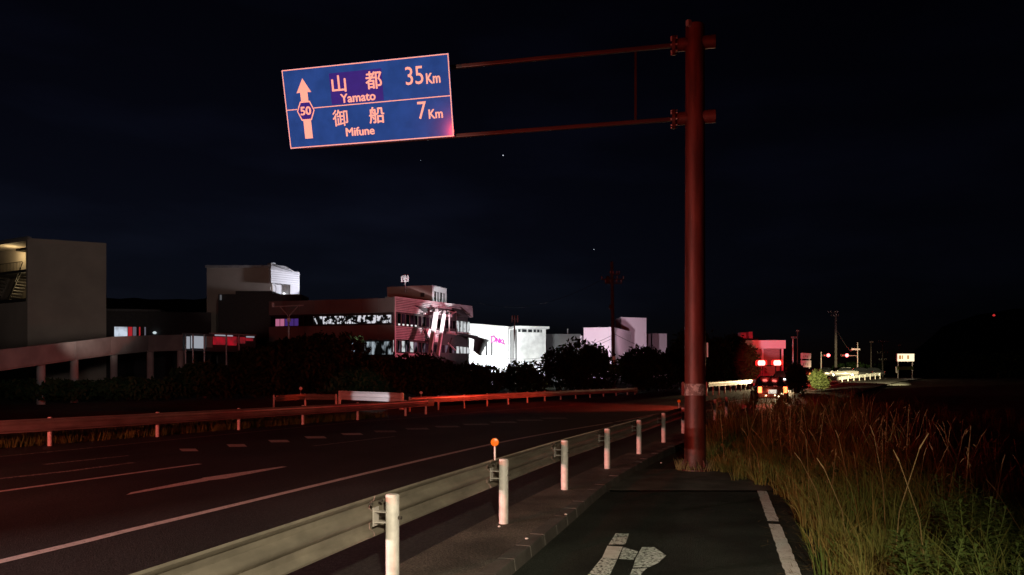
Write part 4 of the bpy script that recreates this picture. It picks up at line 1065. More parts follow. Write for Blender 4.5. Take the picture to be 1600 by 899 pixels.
block('pink_tower', 'taller mauve tower block right of the utility pole', [(962, 143), (971, 138), (1010, 140)], Zat(498.5, 139), M['pink'])
block('mauve_wing', 'low mauve wing at the foot of the taller mauve tower', [(1005, 150), (1011, 148), (1017, 149)], Zat(522, 149), M['pink'], coping=False)
block('dim_mauve_house', 'dim mauve flat house beside the dark tree crown', [(1016, 155), (1018, 154), (1042, 155)], Zat(523, 154), M['pink'])
spot('pink_floodlight', (gx(925, 100), 100.0, 6.5), (gx(940, Yp), Yp, 9.0), 25000, (1.0, 0.80, 0.92), 50, 0.4, 0.3)
spot('grey_block_lamp', (gx(885, 90), 90.0, 6.0), (gx(880, 104), 104, 7.0), 700, (0.9, 0.92, 1.0), 80, 0.5, 0.3)
spot('mauve_floodlight', (gx(995, 116), 114.0, 7.0), (gx(1000, 139), 139, 11.0), 5200, (1.0, 0.60, 0.76), 46, 0.5, 0.3)

# --- canopy building and signs by the far junction
def far_right():
    Y = 110.0
    b = thing('canopy_building', (gx(1200, Y), Y, 0), 'flat roofed roadside building with a pale fascia behind the red beacon', 'building')
    f, L = facade((gx(1150, Y), Y), (gx(1226, Y), Y)); u = lambda x: (x - 1150) / FPX * Y
    fbox(f, 0, L, zr(Y) - 0.5, Zat(545, Y), -6, -2.0).build('wall', mat('dull_red_wall', (.30, .20, .20), .8), b)
    fbox(f, 0, L + 0.1, Zat(545, Y), Zat(532, Y), -6.2, 0.2).build('fascia', M['pink'], b)
    for x in (1160, 1192, 1223):
        fbox(f, u(x) - .12, u(x) + .14, zr(Y) - 0.5, Zat(545.2, Y), -0.4, -0.1).build('column', M['pink'], b)
    r = thing('roof_water_tank', px(1160, 527, 132), 'pair of pale boxes on a roof above the dark trees', 'tank')
    for x0, x1, y0 in ((1155, 1164, 520), (1168, 1174, 519)):
        c = px((x0 + x1) / 2, (y0 + 530) / 2, 132); MB().box(c, ((x1 - x0) / FPX * 132, 1.5, (530 - y0) / FPX * 132)).build('box', M['pink'], r, bevel=0.03)
    MB().box(px(1163, 540, 134), (4.5, 2.0, 2.6)).build('housing', M['darkclad'], r)
    spot('fascia_lamp', (gx(1215, 95), 96.0, 5.0), (gx(1212, Y), Y, 7.7), 3400, (1.0, 0.50, 0.62), 20, 0.5, 0.2)
    # two-panel sign
    Y2 = 115.0
    s = thing('panel_sign', (gx(1259, Y2), Y2, zr(Y2)), 'roadside sign of two stacked pale panels beyond the red beacon', 'sign')
    for y0, y1 in ((552, 561), (563.5, 574)):
        p = px(1259, (y0 + y1) / 2, Y2); bd = MB().box(p, (16 / FPX * Y2, 0.15, (y1 - y0) / FPX * Y2)).build('board', M['pink'], s, bevel=0.02)
        for k in range(3): MB().box(p + Vector((-.35 + .3 * k, -0.08, -0.1 + .1 * (k % 2))), (0.18, 0.02, 0.34)).build('printed_mark', M['greymetal'], bd)
    for dx in (-0.6, 0.6): MB().tube((gx(1259, Y2) + dx, Y2 + 0.1, zr(Y2) - .3), (gx(1259, Y2) + dx, Y2 + .1, Zat(552, Y2)), 0.06, n=8).build('leg', M['greymetal'], s)
    spot('sign_lamp', (gx(1250, 105), 106.0, 4.6), (gx(1259, Y2), Y2, 4.8), 420, (1.0, 0.55, 0.62), 40, 0.5, 0.1)
    # lit billboard
    Y3 = 120.0
    s = thing('billboard', (gx(1414, Y3), Y3, zr(Y3)), 'glowing warm white billboard on two legs at the far right', 'billboard')
    c = px(1414.5, 559, Y3)
    MB().box(c, (27.5 / FPX * Y3, 0.3, 12.6 / FPX * Y3), rx=0.0).build('cabinet', M['greymetal'], s)
    fc = MB().box(c - Vector((0, 0.17, 0)), (26 / FPX * Y3, 0.03, 11.6 / FPX * Y3)).build('lit_face', window_mat('billboard_face', (1.0, 0.80, 0.50), 1.5, 0.9, (0.2, 0.42), dark=0.45), s)
    for dx, w_ in ((-0.95, .35), (-0.55, .18), (0.35, .3)): MB().box(c + Vector((dx, -0.2, 0.05)), (w_, 0.02, 0.62)).build('printed_mark', emit('printed_amber', (.8, .40, .12), 0.7), fc)
    for dx in (-1.15, 1.2): MB().tube((c.x + dx, Y3 + .1, zr(Y3) - 1), (c.x + dx, Y3 + .1, c.z - .5), 0.09, n=8).build('leg', M['greymetal'], s)
    q = thing('green_barrier', px(1413, 577, Y3 - 2), 'dim green barrier panel below the glowing billboard', 'barrier')
    MB().box(px(1414, 575.5, Y3 - 2), (2.6, 0.15, 0.55)).build('panel', mat('green_panel', (.12, .22, .06), .6), q)
    MB().tube(px(1401, 583, Y3 - 2), px(1400, 573, Y3 - 2), 0.12, n=8).build('post', M['white'], q)
    point('billboard_light', c + Vector((0, -1.4, -1.0)), 60, (1.0, .8, .5), 0.2)
    # traffic signals
    def signal(x, y, pxx, ytop, Y, arm_dir, label):
        root = thing('traffic_signal', (gx(pxx, Y), Y, zr(Y)), label, 'traffic light', 'red traffic lights at the junction')
        MB().tube((gx(pxx, Y), Y, zr(Y) - .5), px(pxx, ytop, Y), 0.12, 0.09, 10).build('pole', M['greymetal'], root, smooth=True)
        h = px(x, y, Y - .3)
        MB().tube(px(pxx, y + 0.5, Y), h + Vector((0, .25, -.05)), 0.06, n=8).build('arm', M['greymetal'], root, smooth=True)
        hd = MB().box(h + Vector((-0.42 , 0.05, 0)), (1.25, 0.22, 0.42)).build('head', M['darkmetal'], root, bevel=0.08)
        MB().lathe(h + Vector((0, -0.08, 0)), [(0.30, 0), (0.30, 0.02), (0.2, 0.06), (0.03, 0.08)], 16, axis=Vector((0, -1, 0))).build('red_lens', M['signalred'], hd, smooth=True)  # lens drawn oversize, the bloom around it put into its radius
        for k in (1, 2):
            MB().lathe(h + Vector((-0.4 * k, -0.07, 0)), [(0.15, 0), (0.14, 0.02), (0.03, 0.04)], 14, axis=Vector((0, -1, 0))).build('dark_lens', M['glass'], hd, smooth=True)
        point('signal_glow', h - Vector((0, 0.9, 0)), 110, (1.0, 0.04, 0.04), 0.15)
        return root
    signal(1294, 555.5, 1283, 550, 130.0, 1, 'red traffic light reaching right from a pale pole')
    s2 = signal(1323, 555.5, 1340, 535, 128.0, -1, 'red traffic light reaching left from a taller pole')
    MB().box(px(1337, 546, 127.8), (1.5, 0.1, 0.3)).build('name_plate', M['pink'], s2)
    rd = thing('mast_beacon', px(1553, 500, 420), 'tiny red lamp on a distant mast over the dark hill', 'beacon')
    MB().tube(px(1553, 560, 420), px(1553, 494, 420), 0.35, n=6).build('mast', M['darkmetal'], rd)
    MB().lathe(px(1553, 493, 420), [(0.2, -0.7), (0.8, 0), (0.2, 0.7)], 10).build('lamp', M['reddot'], rd)
far_right()

# ------------------------------------------------------------------ utility poles, wires
def utility_pole(x, ytop, Y, label, arms=(), r=0.16, band=None, trans=True, extra=0.0, mat_='wood', lean=0.0):
    base = Vector((gx(x, Y), Y, zr(Y) - 0.3)); top = px(x - lean, ytop, Y)
    root = thing('utility_pole', base, label, 'utility pole', 'utility poles')
    MB().tube(base, top, r, r * 0.66, 12).build('pole', M[mat_], root, smooth=True)
    for (ya, wl, wr) in arms:
        z = Zat(ya, Y); a = Vector((base.x - wl / FPX * Y, Y - .12, z)); e = Vector((base.x + wr / FPX * Y, Y - .12, z))
        ar = MB().bar(a, e, 0.08, 0.09).build('crossarm', M['darkmetal'], root)
        for t in (0.03, 0.3, 0.7, 0.97):
            p = a + (e - a) * t; MB().lathe(p + Vector((0, 0, .06)), [(0.03, 0), (0.07, 0.06), (0.05, 0.14), (0.07, 0.2), (0.02, 0.26)], 8).build('insulator', M['greymetal'], ar)
    if trans:
        p = Vector((base.x - 0.55, Y - 0.1, Zat(arms[0][0] + 1, Y)))
        MB().lathe(p, [(0.15, -0.35), (0.19, -0.3), (0.19, 0.25), (0.14, 0.34), (0.06, 0.38)], 12).build('transformer', M['darkmetal'], root, smooth=True)
        MB().box(Vector((base.x - 0.28, Y - .1, Zat(arms[0][0] + 43, Y))), (0.3, 0.25, 0.4)).build('switch_box', M['darkmetal'], root, bevel=0.03)
    if band:
        z0, z1 = Zat(band[1], Y), Zat(band[0], Y)
        k = (z0 - base.z) / (top.z - base.z); rr_ = r * (1 - 0.34 * k) + 0.012
        MB().lathe((base.x + (top.x - base.x) * k, Y, z0), [(rr_, 0), (rr_, z1 - z0)], 14).build('reflective_sleeve', M['post'], root, smooth=True)
    return root
up1 = utility_pole(959, 409, 68.0, 'tall utility pole with crossarms and a pale reflective sleeve near its foot', arms=((437, 20, 16), (443, 14, 12), (429, 6, 9)), r=0.19, band=(557, 584), lean=3)
spot('pole_sleeve_light', (8.0, 50.0, 2.2), px(960, 572, 68), 900, (1.0, 0.34, 0.20), 6, 0.3, 0.05)
utility_pole(1306, 486, 125.0, 'tall pale utility pole between the two red traffic lights', arms=((489, 13, 3), (494, 8, 4)), r=0.24, trans=False)
utility_pole(1239, 526, 112.0, 'slender street pole with a lamp box beside the canopy building', arms=((529, 3, 5),), r=0.13, trans=False, mat_='greymetal')
utility_pole(1246, 515, 120.0, 'thin dark pole just behind the lamp box pole', arms=((519, 2, 2),), r=0.10, trans=False)
utility_pole(1361, 534, 135.0, 'thin bare pole right of the red traffic lights', arms=((536, 2, 3),), r=0.11, trans=False)
utility_pole(1379, 531, 140.0, 'lattice-armed pole left of the glowing billboard', arms=((535, 7, 7), (552, 9, 8), (563, 6, 6)), r=0.13, trans=False)
utility_pole(1405, 538, 150.0, 'faint thin pole directly behind the glowing billboard', arms=((541, 2, 2),), r=0.09, trans=False)
utility_pole(1173, 536, 96.0, 'short dark pole above the pale far guardrail', arms=((538, 3, 3),), r=0.11, trans=False)
spot('pole_uplight', (gx(1300, 118), 116.0, 4.0), px(1305, 500, 125), 900, (1.0, .55, .60), 50, .5, .1)
def wire(a, b, sag, label, r=0.018):
    cu = MB(); n = 14; pts = []
    for i in range(n + 1):
        t = i / n; p = Vector(a) * (1 - t) + Vector(b) * t; p.z -= sag * 4 * t * (1 - t); pts.append(p)
    for p, q in zip(pts, pts[1:]): cu.tube(p, q, r, n=5, caps=False)
    tag(cu.build('power_cable', M['wire'], origin=a), label, 'cable', 'power cables between the poles')
wire(px(957, 524, 68), px(790, 560, 80), 0.8, 'upper sagging cable from the tall pole across the tiled block')
wire(px(957, 529, 68), px(780, 563, 80), 0.9, 'lower sagging cable from the tall pole across the tiled block')
wire(px(960, 522, 68), px(1085, 553, 100), 0.8, 'cable running right from the tall pole past the mauve tower')
wire(px(941, 437, 68), px(740, 471, 90), 1.5, 'high cable from the crossarm of the tall pole towards the mall', 0.014)
wire(px(1307, 515, 125), px(1330, 550, 127), 0.3, 'short cable slanting down to the taller signal pole', 0.04)

# T-shaped floodlight frame by the mall
t_ = px(451, 530, 70); tf = thing('lamp_frame', (t_.x, t_.y, zr(70)), 'grey forked pole with a wide crossbar in front of the mall', 'lamp post')
MB().tube((t_.x, t_.y, zr(70) - .3), px(451, 494, 70), 0.09, n=8).build('pole', M['greymetal'], tf)
MB().bar(px(425, 479.5, 70), px(474, 477.5, 70), 0.09, 0.09).build('crossbar', M['greymetal'], tf)
for x in (437, 465): MB().bar(px(451, 495, 70), px(x, 479, 70), 0.07, 0.07).build('brace', M['greymetal'], tf)
MB().box(px(451.5, 500, 69.8), (0.32, 0.2, 0.34)).build('lamp_box', M['white'], tf, bevel=0.03)
MB().box(px(426.5, 476.5, 69.8), (0.2, 0.2, 0.42)).build('lamp_head', M['white'], tf, bevel=0.05)
spot('frame_lamp', px(460, 560, 62), px(451, 490, 70), 110, (1, .9, .85), 30, .6, .1)

# ------------------------------------------------------------------ hills and stars
def hill(name, x0, x1, Y, prof, label):
    V = []; n = 60
    for i in range(n + 1):
        t = i / n; x = x0 + (x1 - x0) * t
        yp = np.interp(x, [p[0] for p in prof], [p[1] for p in prof]) + 1.2 * math.sin(x * .11) + .8 * math.sin(x * .047 + 2)
        for k, (dy, kz) in enumerate(((0, 0.0), (60, 0.6), (140, 1.0), (420, 0.0))):
            z = Zat(yp, Y + 140); V.append(((x - 800) / FPX * (Y + dy), Y + dy, -2 + (z + 2) * kz))
    F = [(4*i+k, 4*(i+1)+k, 4*(i+1)+k+1, 4*i+k+1) for i in range(n) for k in range(3)]
    tag(MB().add(V, F).build(name, M['hill'], smooth=True), label=label, kind='structure')
hill('hills', -700, 700, 600, [(-700, 480), (100, 466), (330, 468), (480, 474), (600, 500), (700, 560)], 'low dark wooded ridge behind the shops')
hill('hills', 1330, 2400, 420, [(1330, 585), (1420, 555), (1480, 505), (1560, 486), (1700, 470), (2400, 480)], 'dark wooded hill at the far end of the road')
for x, y, lb, r_ in ((786, 243, 'bright star just below the arm of the sign', 1.7), (928, 390, 'faint star above the tall utility pole', 1.1), (657, 251, 'very faint star under the blue sign', 0.6)):
    s = tag(MB().lathe(px(x, y, 2500), [(0.05, -1), (0.7, -.7), (1, 0), (0.7, .7), (0.05, 1)], 10).build('star', M['starm'], origin=px(x, y, 2500)), lb, 'star', 'stars'); s.scale = (r_, r_, r_)

# ------------------------------------------------------------------ trees and shrubs
def leaf_cloud(lobes, n, size, rnd):
    V = []; F = []
    wts = np.array([l[3] * l[4] * l[5] for l in lobes]); wts = wts / wts.sum()
    pick = rnd.choice(len(lobes), n, p=wts)
    dirs = rnd.normal(size=(n, 3)); dirs /= np.linalg.norm(dirs, axis=1)[:, None]
    rad = rnd.uniform(0.45, 1.0, n) ** 0.5 * (1 + 0.10 * rnd.normal(size=n))
    for i in range(n):
        lx, ly, lz, rx, ry, rz_ = lobes[pick[i]]
        c = Vector((lx + dirs[i, 0] * rx * rad[i], ly + dirs[i, 1] * ry * rad[i], lz + dirs[i, 2] * rz_ * rad[i]))
        a = Vector(rnd.normal(size=3)).normalized(); b = a.orthogonal().normalized(); s = size * rnd.uniform(.6, 1.4)
        k = len(V)
        V += [c - a * s, c + b * s * .45, c + a * s, c - b * s * .45]; F.append((k, k+1, k+2, k+3))
    return V, F
def tree(name, cat, label, x, Y, ytop, wpx, n, size, ybot=None, leaf='leaf', group='dark trees below the shops', trunk=True, seed=1):
    rnd = np.random.RandomState(seed)
    w = wpx / FPX * Y / 2; zb = zr(Y) - 0.3; zt = Zat(ytop, Y); zlo = Zat(ybot, Y) if ybot else zb
    base = Vector((gx(x, Y), Y, zb)); root = thing(name, base, label, cat, group)
    h = zt - zlo; lobes = []
    k = 9
    for i in range(k):
        ang = 2 * math.pi * i / k + rnd.uniform(-.4, .4); rr_ = w * rnd.uniform(.25, .62)
        zc_ = zlo + h * rnd.uniform(.32, .72)
        lobes.append((base.x + rr_ * math.cos(ang), base.y + .7 * rr_ * math.sin(ang), zc_, w * rnd.uniform(.34, .5), w * rnd.uniform(.3, .45), h * rnd.uniform(.2, .30)))
    lobes.append((base.x, base.y, zlo + h * .66, w * .55, w * .5, h * .34))
    lobes.append((base.x + w * .2, base.y, zlo + h * .35, w * .75, w * .6, h * .34))
    m = MB()
    m.tube(base, (base.x + .05, base.y, zlo + h * .45), 0.10 + .02 * w, 0.06, 8)
    for l in lobes[:7]: m.tube((base.x, base.y, zlo + h * .25), (l[0], l[1], l[2]), 0.05, 0.015, 5)
    m.build('trunk', M['bark'], root)
    V, F = leaf_cloud(lobes, int(n * 1.7), size, rnd)
    MB().add(V, F).build('crown', M[leaf], root)
    return root
TREES = [
 ('shrub', 'low dark shrub below the raised walkway at the far left', 60, 50, 592, 190, 1800, .20),
 ('shrub', 'low dark shrub under the walkway columns', 200, 52, 590, 190, 1800, .20),
 ('shrub', 'dark shrub in front of the striped shopfront', 320, 54, 566, 150, 2200, .20),
 ('tree', 'dark bushy tree left of the forked lamp pole', 400, 55, 540, 130, 3000, .20),
 ('tree', 'broad dark tree in front of the dim side of the mall', 500, 56, 521, 170, 4200, .20),
 ('shrub', 'dark shrub under the lit corner of the mall', 590, 56, 556, 130, 2600, .20),
 ('shrub', 'dark shrub below the two slanted white columns', 660, 57, 552, 120, 2600, .19),
 ('shrub', 'dark shrub at the foot of the white hall', 735, 58, 566, 110, 2400, .18),
 ('tree', 'thin dark tree with white light showing through its leaves', 812, 62, 565, 100, 1500, .19),
 ('tree', 'round dark tree left of the tall utility pole', 905, 66, 531, 135, 4200, .20),
 ('tree', 'low spreading dark tree right of the tall utility pole', 1005, 70, 541, 130, 3400, .22),
 ('tree', 'high dark tree crown directly behind the sign pole', 1082, 76, 513, 120, 4200, .24),
 ('tree', 'dark tree beside the canopy building', 1145, 84, 523, 90, 3200, .24),
]
for i, (cat, lb, x, Y, yt, w, n, sz) in enumerate(TREES):
    tree('dark_tree' if cat == 'tree' else 'dark_shrub', cat, lb, x, Y, yt, w, n, sz, seed=20 + i)
tree('dark_shrub', 'shrub', 'dark shrub silhouetted just right of the red beacon car', 1243, 60, 566, 42, 1100, .16, seed=50)
tree('dark_shrub', 'shrub', 'headlight-lit shrub at the roadside right of the red beacon car', 1279, 70, 577, 38, 900, .15, leaf='leaf_lit', seed=51)
tree('dark_shrub', 'shrub', 'pale lit hedge glimpsed low between the dark trees', 834, 80, 594, 44, 900, .16, leaf='leaf_lit', seed=52)
spot('hedge_light', (gx(834, 74), 73.0, 4.2), (gx(834, 80), 80, 1.6), 1300, (0.95, 1.0, .75), 60, .5, .1)
for i, (x, Y, yt, w) in enumerate(((1190, 128, 545, 90), (1330, 150, 566, 90), (1420, 160, 560, 140), (1560, 150, 548, 200))):
    tree('dark_tree', 'tree', ['dark tree behind the canopy building fascia', 'dark low tree behind the red traffic lights', 'dark tree behind the glowing billboard', 'dark tree mass on the slope at the far right'][i], x, Y, yt, w, 2200, .35, seed=60 + i)

# ------------------------------------------------------------------ cars
def make_car(loc, heading, label, paint, beacon=False, rear_lit=False, head_lit=False, group='cars on the road'):
    root = thing('car', loc, label, 'car', group)
    o = Vector(loc)
    # body: lofted sections along the length; local x right, y forward
    Ls = [(-2.25, .30, .78, .70), (-2.2, .26, .92, .80), (-1.6, .22, .98, .86), (-0.6, .2, .95, .88), (0.6, .2, .93, .88), (1.5, .22, .88, .86), (2.1, .26, .74, .78), (2.25, .32, .60, .62)]
    def ring(y, z0, z1, hw): return [(-hw*.92, y, z0), (hw*.92, y, z0), (hw, y, z0 + .18), (hw, y, z1 - .15), (hw*.9, y, z1), (-hw*.9, y, z1), (-hw, y, z1 - .15), (-hw, y, z0 + .18)]
    def loft(secs, fn):
        V = []; F = []
        for s_ in secs: V += fn(*s_)
        for i in range(len(secs) - 1):
            for j in range(8): F.append((i*8+j, i*8+(j+1) % 8, (i+1)*8+(j+1) % 8, (i+1)*8+j))
        F += [tuple(range(7, -1, -1)), tuple((len(secs)-1)*8 + j for j in range(8))]
        return MB().add([o + Vector(v) for v in V], F)
    loft(Ls, ring).build('body', paint, root, smooth=True)
    def ring2(y, z1, hw): return [(-hw-.12, y, .88), (hw+.12, y, .88), (hw+.1, y, .9), (hw, y, z1 - .07), (hw - .08, y, z1), (-hw + .08, y, z1), (-hw, y, z1 - .07), (-hw - .1, y, .9)]
    loft([(-1.95, .95, .72), (-1.25, 1.40, .62), (-0.4, 1.47, .62), (0.25, 1.43, .61), (1.1, .94, .70)], ring2).build('cabin', M['glass'], root, smooth=True)
    MB().add([o + Vector(v) for v in ((-.57, -1.2, 1.42), (.57, -1.2, 1.42), (.57, .25, 1.45), (-.57, .25, 1.45), (-.5, -1.1, 1.49), (.5, -1.1, 1.49), (.5, .15, 1.49), (-.5, .15, 1.49))], [(0,3,2,1),(4,5,6,7),(0,1,5,4),(1,2,6,5),(2,3,7,6),(3,0,4,7)]).build('roof', paint, root)
    for sx in (-1, 1):
        for y in (-1.4, 1.4):
            w = MB().lathe(o + Vector((sx * .80, y, .32)), [(0.24, -0.11), (0.32, -0.09), (0.32, .09), (0.24, .11)], 18, axis=Vector((1, 0, 0))).build('wheel', M['tyre'], root, smooth=True)
            MB().lathe(o + Vector((sx * .80, y, .32)), [(0.2, sx*.111), (0.19, sx*.125), (0.05, sx*.12)], 14, axis=Vector((1, 0, 0))).build('rim', M['rim'], w, smooth=True)
        MB().box(o + Vector((sx * .66, -2.27, .72)), (.20, .05, .34)).build('tail_lamp', M['tail'] if rear_lit else mat('dead_red_lens', (.25, .01, .01), .2), root, bevel=0.02)
        MB().box(o + Vector((sx * .62, 2.2, .62)), (.34, .12, .16)).build('headlight', M['lampwhite'] if head_lit else M['glass'], root, bevel=0.02)
        MB().box(o + Vector((sx * .95, 0.75, .98)), (.18, .1, .13)).build('mirror', paint, root, bevel=0.02)
    MB().box(o + Vector((0, -2.28, .62)), (.44, .03, .22)).build('number_plate', emit('plate_glow', (1, .85, .7), .9) if rear_lit else M['white'], root)
    MB().box(o + Vector((0, -2.27, .38)), (1.5, .08, .2)).build('rear_bumper', M['darkmetal'], root, bevel=0.03)
    if rear_lit:
        for dx, dz, r_ in ((-.35, .40, .05), (.32, .36, .045), (.12, .42, .035), (.5, .5, .06)):
            MB().lathe(o + Vector((dx, -2.33, dz)), [(r_, 0), (r_ * .7, .02), (r_ * .2, .03)], 10, axis=Vector((0, -1, 0))).build('marker_lamp', M['lampwarm'], root)
    if beacon:
        st = MB()
        for sx in (-.35, .35): st.bar(o + Vector((sx, -.3, 1.48)), o + Vector((sx, -.3, 2.12)), .06, .06)
        st.bar(o + Vector((-.7, -.3, 2.10)), o + Vector((.7, -.3, 2.10)), .28, .06)
        st.build('beacon_stand', M['darkmetal'], root)
        for sx in (-1, 1):
            sh = MB().lathe(o + Vector((sx * .43, -.3, 2.245)), [(.12, -.31), (.18, -.26), (.18, .26), (.12, .31)], 16, axis=Vector((1, 0, 0))).build('beacon', M['reddim'], root, smooth=True)
            MB().lathe(o + Vector((sx * .43, -.37, 2.245)), [(.07, -.25), (.155, -.15), (.155, .15), (.07, .25)], 16, axis=Vector((1, 0, 0))).build('hot_lens', M['redhot'], sh, smooth=True)
    root.rotation_euler = (0, 0, heading)
    return root
CY = 43.0; cp = Vector((gx(1201, CY), CY, zr(CY) - 0.02))
make_car(cp, R(-14), 'dark patrol car with a raised twin red beacon stopped beyond the grass', M['carpaint'], beacon=True, rear_lit=True)
spot('patrol_beacon_glow', cp + Vector((0.1, 0.6, 2.5)), (gx(1200, 110), 110.0, 4.6), 120000, (1.0, 0.012, 0.03), 11, 0.8, 0.15)
spot('patrol_beacon_sweep', cp + Vector((-0.9, -0.5, 2.35)), (-2.0, 46.0, -1.6), 6500, (1.0, 0.06, 0.025), 60, 0.7, 0.12)
point('patrol_beacon_spill', cp + Vector((0.3, 1.6, 2.7)), 450, (1.0, 0.03, 0.03), 0.15)
point('patrol_tail_glow', cp + Vector((-0.9, -2.7, 0.75)), 60, (1.0, 0.12, 0.05), 0.05)
# oncoming car hidden behind it whose headlamps wash over the rail and the road
OY = 78.0; oc = Vector((gx(1222, OY), OY, zr(OY) - 0.02))
make_car(oc, R(152), 'oncoming car with lit headlamps behind the patrol car', M['carpaint'], head_lit=True)
spot('oncoming_headlamp', oc + Vector((-1.3, -2.6, 0.75)), (gx(1140, 56), 56.0, 1.0), 9500, (1.0, 0.72, 0.38), 46, 0.5, 0.06)
point('oncoming_lamp_dot', oc + Vector((-0.6, -3.0, 0.9)), 25, (1.0, .8, .6), 0.05)
# row of parked cars on the far slope and the headlight-lit rail there
for i, (x, Y, pt, hd) in enumerate(((1316, 118, 'carwhite', 70), (1338, 121, 'carpaint', 75), (1358, 124, 'carpaint', 70), (1290, 112, 'carpaint', -20))):
    make_car(Vector((gx(x, Y), Y, zr(Y) + 0.25 - 0.02)), R(hd), ['pale car caught in headlights on the far slope', 'dark car parked right of the pale one on the far slope', 'last dark car of the row on the far slope', 'dark car waiting under the red traffic lights'][i], M[pt])
for i, (x, Y, hd) in enumerate(((1262, 98, -32), (1275, 108, -32), (1246, 90, -30))):
    q = Vector((gx(x, Y), Y, zr(Y) + 0.1)); make_car(q, R(hd), ['dark car with red tail lamps below the two-panel sign', 'small dark car with red tail lamps left of the pale signal pole', 'dark car with red tail lamps half hidden by the dark shrub'][i], M['carpaint'], rear_lit=True)
    point('queue_tail_glow', q + Vector((-0.6, -3.4, 0.9)), 260, (1.0, 0.04, 0.03), 0.1)
FR = [(gx(1262, 88), 88.0), (gx(1300, 96), 96.0), (gx(1340, 106), 106.0), (gx(1375, 116), 116.0)]
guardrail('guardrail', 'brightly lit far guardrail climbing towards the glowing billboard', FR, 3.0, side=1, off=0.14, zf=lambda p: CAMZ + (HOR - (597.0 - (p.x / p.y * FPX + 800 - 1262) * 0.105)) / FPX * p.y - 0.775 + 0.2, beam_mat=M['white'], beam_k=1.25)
spot('far_headlamp', (41.0, 74.0, 3.0), (48.5, 101.0, 2.0), 130000, (1.0, 0.86, 0.46), 21, 0.6, 0.08)
spot('far_headlamp', (gx(1250, 66), 64.0, 2.2), (gx(1280, 72), 72.0, 2.2), 4500, (1.0, 0.86, 0.46), 60, 0.4, 0.08)

# ------------------------------------------------------------------ tall roadside grass
def in_grass(x, y):
    if y < 12.9: return x > line_x(y) + 0.36 + 0.14 * math.sin(y * 5)
    if y < 16.2: return x > line_x(12.9) + 0.05 - (y - 12.9) * 0.08 + 0.15 * math.sin(y * 4)
    return x > max(x_at(kerb, y) + 0.7, 4.05)
def grass(name, mname, n, label, region, hmin, hmax, wid, seed, prob=None):
    """tufts: each a bunch of blades fanning out of one foot, of its own height and lean"""
    rnd = np.random.RandomState(seed); V = []; F = []; k = 0; tries = 0
    while k < n and tries < n * 6:
        tries += 1
        y0 = region[2] + (region[3] - region[2]) * rnd.rand() ** 1.35
        x0 = region[0] + (region[1] - region[0]) * rnd.rand() * (0.60 + 0.65 * (y0 - region[2]) / (region[3] - region[2]))
        if not in_grass(x0, y0) or x0 / y0 > 0.80: continue
        if prob and rnd.rand() > prob(x0, y0): continue
        big = 0.5 + 0.5 * math.sin(x0 * .9 + 2.1 * math.sin(y0 * .55 + 1)) * math.cos(y0 * .8 - x0 * .4)
        edge_d = min(1.0, 0.5 + (x0 - line_x(min(y0, 13))) * 0.35)
        th = (hmin + (hmax - hmin) * rnd.rand() ** 0.8) * (0.70 + 0.45 * big) * edge_d
        if rnd.rand() < 0.2: th *= 0.55
        la = rnd.rand() * 6.283; ll = rnd.uniform(0, .22) * th; rad = rnd.uniform(.03, .13)
        for _ in range(rnd.randint(10, 34)):
            a = rnd.rand() * 6.283; r_ = rad * rnd.rand() ** .5; x, y = x0 + r_ * math.cos(a), y0 + r_ * math.sin(a)
            h = th * rnd.uniform(.45, 1.08); lean = rnd.uniform(.03, .42) * h
            if rnd.rand() < .08: lean = h * rnd.uniform(.5, .9)
            dx, dy = math.cos(a) * lean + math.cos(la) * ll, math.sin(a) * lean + math.sin(la) * ll
            w = wid * rnd.uniform(.55, 1.4); wa = rnd.rand() * 3.1416; wx, wy = math.cos(wa) * w, math.sin(wa) * w * .5
            z = land(x, y) - 0.17; dr = rnd.uniform(.0, .28); b0 = len(V)
            for t, ww in ((0, .9), (.35, 1.0), (.7, .7)):
                V.append((x + dx * t * t - wx * ww, y + dy * t * t - wy * ww, z + h * t * (1 - dr * t))); V.append((x + dx * t * t + wx * ww, y + dy * t * t + wy * ww, z + h * t * (1 - dr * t)))
            V.append((x + dx * 1.1, y + dy * 1.1, z + h * (1 - dr) * rnd.uniform(.9, 1.0)))
            F += [(b0, b0+1, b0+3, b0+2), (b0+2, b0+3, b0+5, b0+4), (b0+4, b0+5, b0+6)]
            k += 1
    me = bpy.data.meshes.new(name); me.from_pydata(V, [], F); me.update(); me.materials.append(M[mname])
    o = bpy.data.objects.new(name, me); C.objects.link(o); tag(o, label, 'grass', kind='stuff'); return o
grass('tall_grass', 'grass', 42000, 'tall dry yellowish grass along the edge of the pavement', (2.0, 15.0, 3.5, 24.0), .75, 1.40, .0065, 1, prob=lambda x, y: 1.0 if x < y * .42 + 1.2 else .5)
grass('green_grass', 'grassgreen', 32000, 'greener tall grass filling the slope right of the pavement', (2.5, 16.0, 3.5, 20.0), .6, 1.15, .008, 2, prob=lambda x, y: min(1.0, max(.15, (x - 2.2 - .25 * y) * .6)))
grass('far_grass', 'grass', 12000, 'dim tall weeds on the slope behind the sign pole', (4.0, 26.0, 15.5, 42.0), .9, 1.45, .012, 3)
